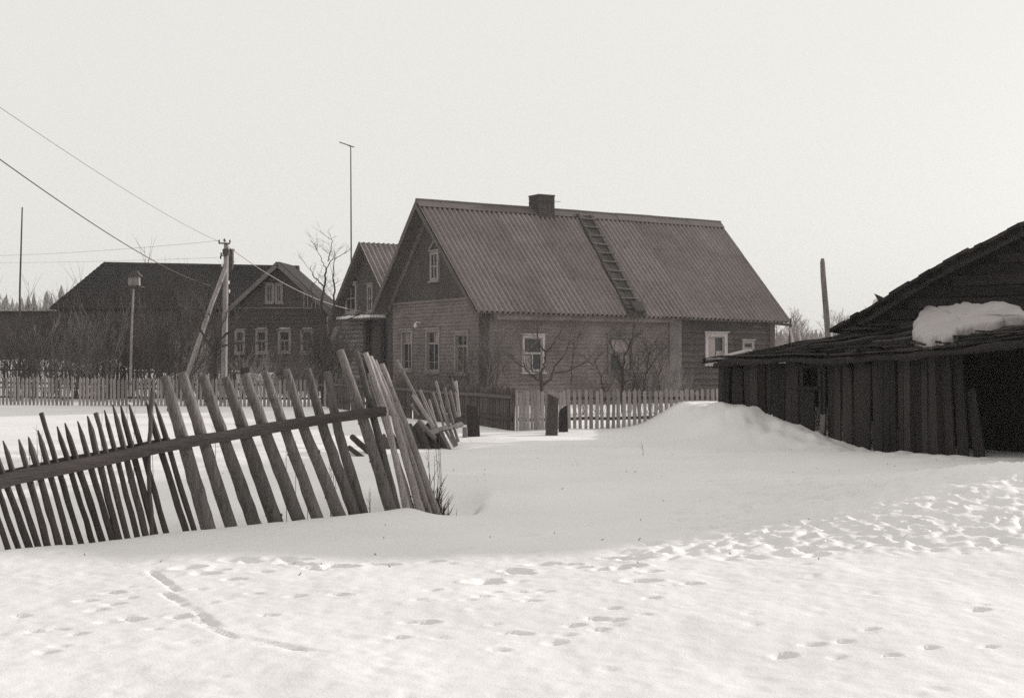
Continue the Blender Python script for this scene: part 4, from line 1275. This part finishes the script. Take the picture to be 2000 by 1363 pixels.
for i in range(len(out)):
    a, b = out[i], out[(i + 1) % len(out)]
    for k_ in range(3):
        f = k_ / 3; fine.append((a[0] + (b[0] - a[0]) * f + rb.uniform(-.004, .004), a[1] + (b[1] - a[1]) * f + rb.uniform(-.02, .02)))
snow_blob("roof_snow", "thick slab of old snow, its shade painted in, left on the low shed roof at the right", fine, .15, lambda u, t: roofP(u, min(.97, t * 2.15)), 4, 'shade_snow')
def rakeblob(px0, py0, px1, py1, h, seed, lab):
    a = P(px0, py0, rakeY(px0)) + bk * 1.0; b = P(px1, py1, rakeY(px1)) + bk * 1.0
    o = [(math.cos(k * .628) * .5 + .5, math.sin(k * .628)) for k in range(10)]
    def pl(u, t): return a.lerp(b, u) + bk * t * .7
    snow_blob("roof_snow", lab, o, h, pl, seed)
rakeblob(1684, 614, 1712, 606, .22, 5, "small snow lump low on the barn roof left of the sticking-out board")
rakeblob(1740, 586, 1785, 560, .20, 6, "snow lump on the barn roof just right of the sticking-out board")
rakeblob(1788, 554, 1880, 510, .17, 7, "long thin snow ridge higher up along the barn roof")
mb = MB(); mb.hexa([P(1707, 573, 26.3), P(1733, 584, 26.2), P(1731, 592, 26.2), P(1714, 586, 26.3)] + [p + V((0.01, .03, 0)) for p in (P(1707, 573, 26.3), P(1733, 584, 26.2), P(1731, 592, 26.2), P(1714, 586, 26.3))])
part("loose_board", mb, M['picket_dark'], BN)

# ------------------------------------------------------------------ poles, wires, birdhouse, antenna
YU = 49.3
UP = thing("utility_pole", "wooden utility pole with crossarm, insulators and a slanting brace", "utility pole", (PX(438, YU), YU, 0))
mb = MB(); mb.tube([P(437.5, 790, YU), P(438, 700, YU), P(440, 600, YU), P(442, 476, YU)], [.115, .11, .10, .085], 10, True); part("pole", mb, M['utility'], UP)
mb = MB(); mb.tube(crooked([P(441, 522, YU - .12), P(415, 590, YU - .3), P(366, 730, YU - .6), P(355, 770, YU - .7)], 8, .012, rg), .085, 9, True, .04, rg); part("brace", mb, M['utility'], UP)
mb = MB(); mb.beam(P(427, 475, YU - .12), P(449, 476, YU - .12), .05, .05); part("crossarm", mb, M['iron'], UP)
for px, py in ((428, 472), (438, 470), (449, 472), (432, 497), (431, 503), (434, 518), (447, 552), (448, 569)):
    mb = MB(); p = P(px, py, YU - .12); mb.tube([p - V((0, 0, .06)), p, p + V((0, 0, .03)), p + V((0, 0, .07))], [.02, .035, .035, .015], 6); part("insulator", mb, M['porcelain'] if py > 510 else M['iron'], UP)
mb = MB(); mb.box(P(434.5, 498, YU - .2), (.22, 0, 0), (0, .16, 0), (0, 0, .22)); mb.beam(P(431, 500, YU - .14), P(441, 500, YU - .14), .03, .03); part("bracket_box", mb, M['iron'], UP)
mb = MB(); mb.beam(P(442, 475, YU), P(438.6, 466, YU), .02, .02); part("spike", mb, M['iron'], UP)
def wire(name, label, a, b, sag, rad, mk='wire', n=28):
    mb = MB(); pts = []
    for i in range(n + 1):
        t = i / n; p = a.lerp(b, t); p.z -= sag * 4 * t * (1 - t); pts.append(p)
    mb.tube(pts, [rad * (p.y / a.y) ** .5 for p in pts], 4, True)
    return solo(name, mb, M[mk], label, "wire", loc=tuple(a))
wire("wire", "thin overhead wire rising to the upper left from the pole's crossarm", P(428, 472, YU - .12), P(-120, 128, 16), .16, .007)
wire("wire", "thicker sagging overhead wire meeting the brace of the utility pole", P(412, 558, YU - .3), P(-160, 195, 14), .28, .016)
wire("wire", "drooping wire from the utility pole across to the narrow gabled house", P(446, 482, YU - .1), P(742, 612, 62), .55, .014, 'wire_pale')
wire("wire", "faint upper wire running left from the utility pole above the dark roof", P(430, 470, YU), P(-150, 500, 80), .2, .006, 'wire_pale')
wire("wire", "faint lower wire running left from the utility pole above the dark roof", P(431, 503, YU), P(-150, 512, 80), .1, .005, 'wire_pale')
YB = 50.0
BH = thing("birdhouse", "weathered birdhouse with peaked lid on a tall thin pole", "birdhouse", (PX(256, YB), YB, 0))
mb = MB(); mb.tube([P(254, 790, YB), P(257, 650, YB), P(261, 556, YB)], [.05, .042, .035], 7, True); part("pole", mb, M['utility'], BH)
c = P(263, 548, YB)
mb = MB(); mb.box(c + V((-.19, -.16, -.2)), (.38, .04, .02), (-.03, .34, 0), (-.01, 0, .32)); part("box", mb, M['birdhouse'], BH)
mb = MB(); mb.hexa([c + V((-.28, -.24, .10)), c + V((.28, -.2, .14)), c + V((.26, .26, .14)), c + V((-.28, .24, .10)), c + V((-.06, -.1, .34)), c + V((.1, -.1, .35)), c + V((.1, .1, .35)), c + V((-.06, .1, .34))]); part("lid", mb, M['iron'], BH)
mb = MB(); mb.box(c + V((-.26, -.28, -.25)), (.56, .03, .0), (0, .5, 0), (0, 0, .04)); mb.tube([c + V((.1, -.3, -.22)), c + V((.12, -.55, -.2))], .02, 5); part("perch", mb, M['iron'], BH)
YA = 66.0
AN = thing("antenna_mast", "tall thin aerial mast with a short crossbar behind the narrow gabled house", "antenna", (PX(686, YA), YA, 0))
mb = MB(); mb.tube([V((PX(686, YA), YA, 0)), P(686, 500, YA), P(685, 286, YA)], [.05, .04, .028], 6); part("mast", mb, M['iron'], AN)
mb = MB(); mb.beam(P(663, 278, YA - .3), P(692, 288, YA + .3), .04, .04); mb.beam(P(673, 281, YA), P(685, 287, YA), .03, .03); part("crossbar", mb, M['iron'], AN)
mb = MB(); mb.tube([V((PX(36, 60), 60, 0)), P(39, 560, 60), P(43.5, 405, 60)], [.05, .045, .03], 6)
solo("mast", mb, M['iron'], "bare thin mast at the left edge beside the dark house", "mast", loc=(PX(36, 60), 60, 0))
mb = MB(); mb.tube([V((PX(1622, 35), 35, 0)), P(1617, 645, 35), P(1612, 590, 35), P(1608, 540, 35), P(1606.5, 512, 35), P(1606.5, 505, 35)], [.085, .08, .075, .07, .062, .04], 9, True, .04, rg)
solo("post", mb, M['log'], "tall leaning bare post behind the sagging shed roof", "post", loc=(PX(1622, 35), 35, 0))
for i, (a, b) in enumerate((((1543, 640), (1552, 690)), ((1559, 643), (1567, 690)))):
    mb = MB(); q_ = P(b[0], b[1], 40); mb.tube([P(a[0], a[1], 40), q_, V((q_.x + .1, 40, 0))], .035, 6)
    solo("stick", mb, M['pole'], ["pale stick standing right against the far eave post of the long house", "pale stick standing free in the gap right of the long house"][i], "stick", loc=(q_.x, 40, 0), group="pale sticks beside the long house")

#--TREES--
# ------------------------------------------------------------------ bare trees and shrubs
rt_ = random.Random(99)
def twigs(mb, p, d, ln, r0, lvl, rng, spread=.8, upw=.25, n3=3, kids=3):
    """one wandering shoot with side shoots"""
    d = V(d).normalized(); pts = [V(p)]; seg = 4 if lvl > 0 else 3
    q = V(p)
    for i in range(seg):
        d = (d + V((rng.uniform(-1, 1), rng.uniform(-1, 1), rng.uniform(-.6, .6))) * .16 + V((0, 0, upw * .18))).normalized()
        q = q + d * ln / seg; pts.append(q.copy())
    mb.tube(pts, [r0 * (1 - .75 * i / seg) for i in range(seg + 1)], n3, False)
    if lvl > 0:
        for k in range(kids):
            t = rng.uniform(.2, .98); f = t * seg; i = min(int(f), seg - 1)
            pp = pts[i].lerp(pts[i + 1], f - i)
            dd = (pts[i + 1] - pts[i]).normalized()
            sd_ = V((rng.uniform(-1, 1), rng.uniform(-1, 1), rng.uniform(-.5, .8))).normalized()
            twigs(mb, pp, dd * (1 - spread * .5) + sd_ * spread, ln * rng.uniform(.35, .65), r0 * .55, lvl - 1, rng, spread, upw, 3, kids)

def limb_tree(name, label, cat, limbs, Y, rng, tw=(1.3, .011, 2), dens=5, group=None, mk='bark', mt='twig', base=None, depth=.5):
    """limbs: list of pixel polylines [(px,py)...], r0, r1; the first is the trunk"""
    b0 = limbs[0][0][0]
    root = thing(name, label, cat, (PX(b0[0], Y), Y, 0), group)
    t = MB(); br = MB()
    for li, (pl, ra, rb_) in enumerate(limbs):
        dy = rng.uniform(-depth, depth)
        pts = [P(px, py, Y + dy * (k / max(1, len(pl) - 1))) for k, (px, py) in enumerate(pl)]
        if li == 0 and base: pts.insert(0, V((pts[0].x, Y, gz(pts[0].x, Y) - .1)))
        c = crooked(pts, 4 * len(pts), .03 if li else .01, rng)
        n = len(c)
        t.tube(c, [ra + (rb_ - ra) * k / (n - 1) for k in range(n)], 6 if ra > .03 else 4, True, .06, rng)
        ln = sum((c[k + 1] - c[k]).length for k in range(n - 1))
        for k in range(int(ln * dens)):
            f = rng.uniform(.25 if li else .6, 1) * (n - 1); i = min(int(f), n - 2)
            p = c[i].lerp(c[i + 1], f - i); d = (c[i + 1] - c[i]).normalized()
            s_ = V((rng.uniform(-1, 1), rng.uniform(-1, 1), rng.uniform(-.1, 1))).normalized()
            twigs(br, p, d * .5 + s_ * .8, tw[0] * rng.uniform(.5, 1.1), tw[1], tw[2], rng)
    part("trunk", t, M[mk], root); part("branches", br, M[mt], root)
    return root
limb_tree("bare_tree", "tall bare forked tree standing before the gap between the dark house and the gabled house", "tree",
    [([(634, 724), (631, 690), (628, 640)], .15, .085), ([(628, 640), (629, 590), (634, 550), (637, 525)], .06, .03), ([(637, 525), (628, 508), (617, 480), (608, 470)], .018, .006),
     ([(637, 525), (645, 510), (665, 500), (685, 484)], .018, .006), ([(631, 690), (645, 650), (652, 610), (653, 560), (650, 525), (655, 505)], .07, .008),
     ([(632, 715), (616, 690), (600, 655), (585, 640)], .07, .02), ([(650, 640), (670, 628), (700, 615), (716, 600)], .03, .01), ([(633, 560), (612, 540), (606, 520)], .03, .008),
     ([(628, 632), (612, 600), (606, 560)], .04, .01), ([(640, 510), (646, 490), (648, 468)], .02, .007), ([(634, 722), (655, 702), (680, 690)], .04, .012)], 46, rt_, tw=(.8, .009, 2), dens=3.2, base=True)
limb_tree("bare_tree", "low spreading bare tree in front of the dark house's lower windows", "tree",
    [([(418, 716), (420, 690), (424, 668)], .12, .08), ([(424, 668), (445, 650), (475, 632), (505, 618)], .05, .015), ([(420, 690), (400, 660), (385, 630), (372, 605)], .06, .015),
     ([(424, 668), (418, 640), (408, 610)], .05, .012), ([(421, 680), (450, 672), (490, 668), (520, 676)], .04, .01), ([(424, 668), (436, 630), (450, 600)], .04, .01)], 47, rt_, tw=(1.2, .010, 2), dens=4, base=True)
limb_tree("apple_tree", "bare crooked apple tree behind the gate, in front of the long house's left side window", "tree",
    [([(1058, 764), (1057, 745), (1057, 730)], .06, .048), ([(1057, 730), (1063, 712), (1066, 690), (1078, 675), (1092, 655), (1096, 636)], .034, .009), ([(1066, 690), (1052, 672), (1049, 650), (1052, 625), (1051, 604)], .028, .008),
     ([(1057, 745), (1040, 735), (1024, 718), (1008, 708), (998, 690)], .035, .010), ([(1058, 752), (1075, 740), (1084, 715), (1106, 690), (1112, 660)], .035, .010), ([(1057, 730), (1042, 725), (1032, 700)], .025, .008),
     ([(1115, 750), (1117, 720), (1120, 690), (1122, 650)], .022, .008), ([(1084, 728), (1110, 725), (1135, 712), (1152, 705)], .022, .007), ([(1024, 718), (1022, 690), (1020, 668)], .018, .006)], 38, rt_, tw=(.8, .008, 2), dens=5, base=True)
limb_tree("bare_tree", "dense bare shrubby tree before the long house's right side window", "tree",
    [([(1216, 764), (1216, 740), (1215, 722)], .042, .035), ([(1215, 722), (1222, 690), (1236, 660), (1240, 630), (1237, 610)], .03, .008), ([(1215, 722), (1200, 690), (1190, 665)], .035, .01),
     ([(1256, 764), (1262, 730), (1266, 690), (1262, 660)], .03, .008), ([(1262, 730), (1280, 700), (1295, 680)], .03, .008), ([(1290, 764), (1285, 735), (1300, 700)], .03, .008),
     ([(1180, 764), (1172, 730), (1160, 700)], .025, .008), ([(1238, 764), (1240, 735), (1252, 712)], .03, .008)], 39.5, rt_, tw=(.85, .010, 2), dens=11, base=True)
# sprays of thin shoots
def shrub_mesh(seed, h, n, spread, r0, lvl=1):
    g_ = random.Random(seed); mb = MB()
    for i in range(n):
        a = g_.uniform(0, 6.28); s_ = g_.uniform(0, spread)
        twigs(mb, V((math.cos(a) * .25 * g_.random(), math.sin(a) * .25 * g_.random(), -.1)), V((math.cos(a) * s_, math.sin(a) * s_, 1)), h * g_.uniform(.6, 1), r0, lvl, g_, .55, .6, 3, 6)
    return mb
sA = shrub_mesh(1, 3.3, 15, .6, .024, 2).mesh("shrub", M['twig'])
sB = shrub_mesh(2, 3.0, 17, .8, .021, 2).mesh("shrub", M['twig_pale'])
sC = shrub_mesh(3, 2.0, 14, .6, .012, 2).mesh("shrub", M['twig_pale'])
sD = shrub_mesh(4, 2.2, 14, .8, .012, 2).mesh("shrub", M['twig'])
sE = shrub_mesh(5, 2.3, 9, .28, .009, 2).mesh('shrub', M['twig_pale'])
sF = shrub_mesh(6, 2.1, 9, .30, .009, 2).mesh('shrub', M['twig'])
def shrub(me, px, Y, sc, label, group, zs=.93):
    x = PX(px, Y); o = bpy.data.objects.new("shrub", me); COL.objects.link(o)
    o.location = (x, Y, gz(x, Y)); o.rotation_euler = (0, 0, rt_.uniform(0, 6.28)); o.scale = (sc, sc, sc * zs)
    o['label'] = label; o['category'] = "shrub"; o['group'] = group
for i, px in enumerate((30, 62, 95, 128, 160, 192, 222, 250, 285, 312, 340, 368, 395, 430, 470, 510, 560, 590)):
    k_ = 1.1 if px < 420 else .55
    shrub(sB if i % 2 else sA, px, 51.0 + (i * 7 % 5) * .9, k_ * (.85 if px < 130 else 1) * rt_.uniform(.8, 1.15), "bare twiggy shrub in the thicket in front of the long dark house", "thicket shrubs before the dark house")
for i, px in enumerate((628, 641, 655)):
    shrub(sA, px, 57.5 + i * .6, .95 - .1 * i, ("bare dark bush at the right corner of the dark house", "bare dark bush in the gap between the dark house and the gabled house", "bare dark bush before the left edge of the grey log wall")[i], "bushes in the gap between the houses")
for i, px in enumerate((925, 945, 962, 985)):
    shrub(sE if i % 2 else sF, px, 41.5 + i * .3, 1.0 * rt_.uniform(.9, 1.15), ("tall spray of bare shoots at the right edge of the long house's front wall", "tall spray of bare shoots just left of the dark house corner post", "tall spray of bare shoots before the dark house corner post", "tall spray of bare shoots just right of the dark house corner post")[i], "pale shoots at the house corner")
for i, px in enumerate((1135, 1170, 1225, 1250, 1275, 1300, 1320, 1345)):
    shrub(sD if i % 2 else sC, px, 38.5 + (i % 3) * .8, .66 * rt_.uniform(.8, 1.2), ("low bare bush just right of the apple tree", "low bare bush midway between the apple tree and the right side window", "low bare bush below the right side window of the long house",
          "low bare bush just right of the right side window", "low bare bush left of the pale wall pilaster", "low bare bush at the foot of the pale wall pilaster", "low bare bush just right of the pale wall pilaster", "low bare bush before the dark wall, nearest to the shed")[i], "low bushes under the house wall")
for i, px in enumerate((770, 800, 835, 865, 890)):
    shrub(sD, px, 41.5 + (i % 3) * .6, .6 * rt_.uniform(.8, 1.2), ("dark low bush left of the first front window, behind the dark paling", "dark low bush under the first front window, behind the dark paling", "dark low bush left below the middle front window", "dark low bush right below the middle front window", "dark low bush under the last front window, near the house corner")[i], "dark bushes under the front windows")
# far thin trees in the gap at the right and at the left edge
def far_mesh(seed):
    g_ = random.Random(seed); mb = MB()
    h = 5.5
    mb.tube([V((0, 0, -.3)), V((g_.uniform(-.1, .1), 0, h * .5)), V((g_.uniform(-.3, .3), 0, h))], [.07, .05, .012], 4, False)
    for i in range(26):
        z = h * g_.uniform(.12, .95); a = g_.uniform(0, 6.28)
        twigs(mb, V((0, 0, z)), V((math.cos(a), math.sin(a), 1.1)), (h - z) * .5 + .6, .022, 1, g_, .7, .4, 3, 4)
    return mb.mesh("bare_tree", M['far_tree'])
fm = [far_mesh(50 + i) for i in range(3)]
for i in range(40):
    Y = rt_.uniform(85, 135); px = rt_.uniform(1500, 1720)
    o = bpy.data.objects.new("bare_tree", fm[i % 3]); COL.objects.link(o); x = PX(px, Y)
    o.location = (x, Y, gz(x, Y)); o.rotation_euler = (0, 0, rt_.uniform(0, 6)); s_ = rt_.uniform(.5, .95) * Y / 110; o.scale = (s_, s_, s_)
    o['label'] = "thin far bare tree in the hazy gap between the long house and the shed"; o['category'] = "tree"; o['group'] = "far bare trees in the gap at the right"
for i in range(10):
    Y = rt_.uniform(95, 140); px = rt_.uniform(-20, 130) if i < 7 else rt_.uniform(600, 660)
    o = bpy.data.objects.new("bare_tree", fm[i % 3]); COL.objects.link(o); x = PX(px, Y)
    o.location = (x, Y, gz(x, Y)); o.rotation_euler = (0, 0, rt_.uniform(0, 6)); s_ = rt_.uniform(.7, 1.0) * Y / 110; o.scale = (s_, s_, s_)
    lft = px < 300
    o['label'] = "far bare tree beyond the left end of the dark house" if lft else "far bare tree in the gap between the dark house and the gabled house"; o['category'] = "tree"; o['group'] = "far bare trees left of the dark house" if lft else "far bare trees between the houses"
# dry stalks
def stalks(label, spots, Y, seed):
    g_ = random.Random(seed); mb = MB()
    for (px, pb, pt) in spots:
        x = PX(px, Y); z0 = gz(x, Y) - .05; q = P(px + g_.uniform(-6, 3), pt, Y)
        mb.tube([V((x, Y, z0)), V((x + g_.uniform(-.02, .02), Y, (z0 + q.z) / 2)), q], [.005, .004, .002], 3, False)
        for k in range(2):
            p = V((x, Y, z0)).lerp(q, g_.uniform(.5, .95)); mb.tube([p, p + V((g_.uniform(-.06, .06), 0, g_.uniform(.02, .08)))], [.003, .001], 3, False)
    x0 = PX(spots[0][0], Y)
    solo("dry_weeds", mb, M['weed'], label, "weeds", loc=(x0, Y, 0))
stalks("tall dry stalks rising from the thawed hollow beside the loose poles", [(838, 960, 880), (842, 955, 870), (853, 950, 855), (860, 950, 862), (862, 955, 850), (846, 960, 890)], 15.6, 1)
stalks("short dry weed between the thick logs and the loose poles", [(720, 985, 952), (721, 985, 960)], 15.2, 2)
stalks("single faint stalk in the open snow before the picket fence", [(1256, 905, 862)], 22, 3)
stalks("tangle of dry stems caught behind the thick fence logs", [(648, 960, 900), (652, 965, 880), (645, 950, 890), (655, 970, 915), (575, 930, 860), (560, 900, 850), (600, 940, 905)], 14.9, 4)
stalks("thin dry weeds behind the thin stakes at the left", [(72, 900, 830), (80, 905, 840), (60, 910, 850), (200, 860, 800), (250, 860, 790), (262, 850, 795), (420, 830, 790), (300, 860, 800)], 17.5, 5)
lt = MB(); g_ = random.Random(71)
for i in range(80):      # chaff, bark crumbs and straw blown over the crust
    Y = g_.uniform(9.5, 27); px = g_.uniform(150, 1850) if i % 3 else g_.gauss(760, 120); x = PX(px, Y); z0 = gz(x, Y) + .004; a = g_.uniform(0, 3.14); l_ = g_.uniform(.006, .028)
    lt.beam(V((x, Y, z0)), V((x + l_ * math.cos(a), Y + l_ * math.sin(a), z0 + g_.uniform(0, .02))), .006, .005)
solo("chaff", lt, M['weed'], "scattered chaff and bark crumbs on the snow crust", "litter", kind='stuff')
gm = MB(); g_ = random.Random(61)
for i in range(420):
    px = g_.gauss(858, 13); Y = 14.75 + g_.uniform(-.25, .9); x = PX(px, Y); z0 = gz(x, Y) - .03
    h = g_.uniform(.10, .42) * (1.2 if px < 862 else .7); a = g_.uniform(-.5, .5)
    gm.tube([V((x, Y, z0)), V((x + a * h * .3, Y + g_.uniform(-.05, .05), z0 + h * .6)), V((x + a * h * .9, Y + g_.uniform(-.1, .1), z0 + h))], [.006, .0045, .0015], 3, False)
solo("dead_grass", gm, M['junk'], "dark dead grass in the thawed hollow at the fence end", "grass", loc=(PX(858, 14.9), 14.9, 0), kind='stuff')
# ------------------------------------------------------------------ hazy air
hz = MB(); hz.box(V((-790, -70, -5)), V((1580, 0, 0)), V((0, 1060, 0)), V((0, 0, 37)))
hm = bpy.data.materials.new("haze"); hm.use_nodes = True
for n_ in list(hm.node_tree.nodes): hm.node_tree.nodes.remove(n_)
ho = hm.node_tree.nodes.new("ShaderNodeOutputMaterial"); hv = hm.node_tree.nodes.new("ShaderNodeVolumePrincipled")
hv.inputs['Color'].default_value = (.9, .89, .87, 1); hv.inputs['Density'].default_value = HAZE
hm.node_tree.links.new(hv.outputs[0], ho.inputs['Volume'])
hzo = solo("haze", hz, hm, kind='stuff')
print("script done")
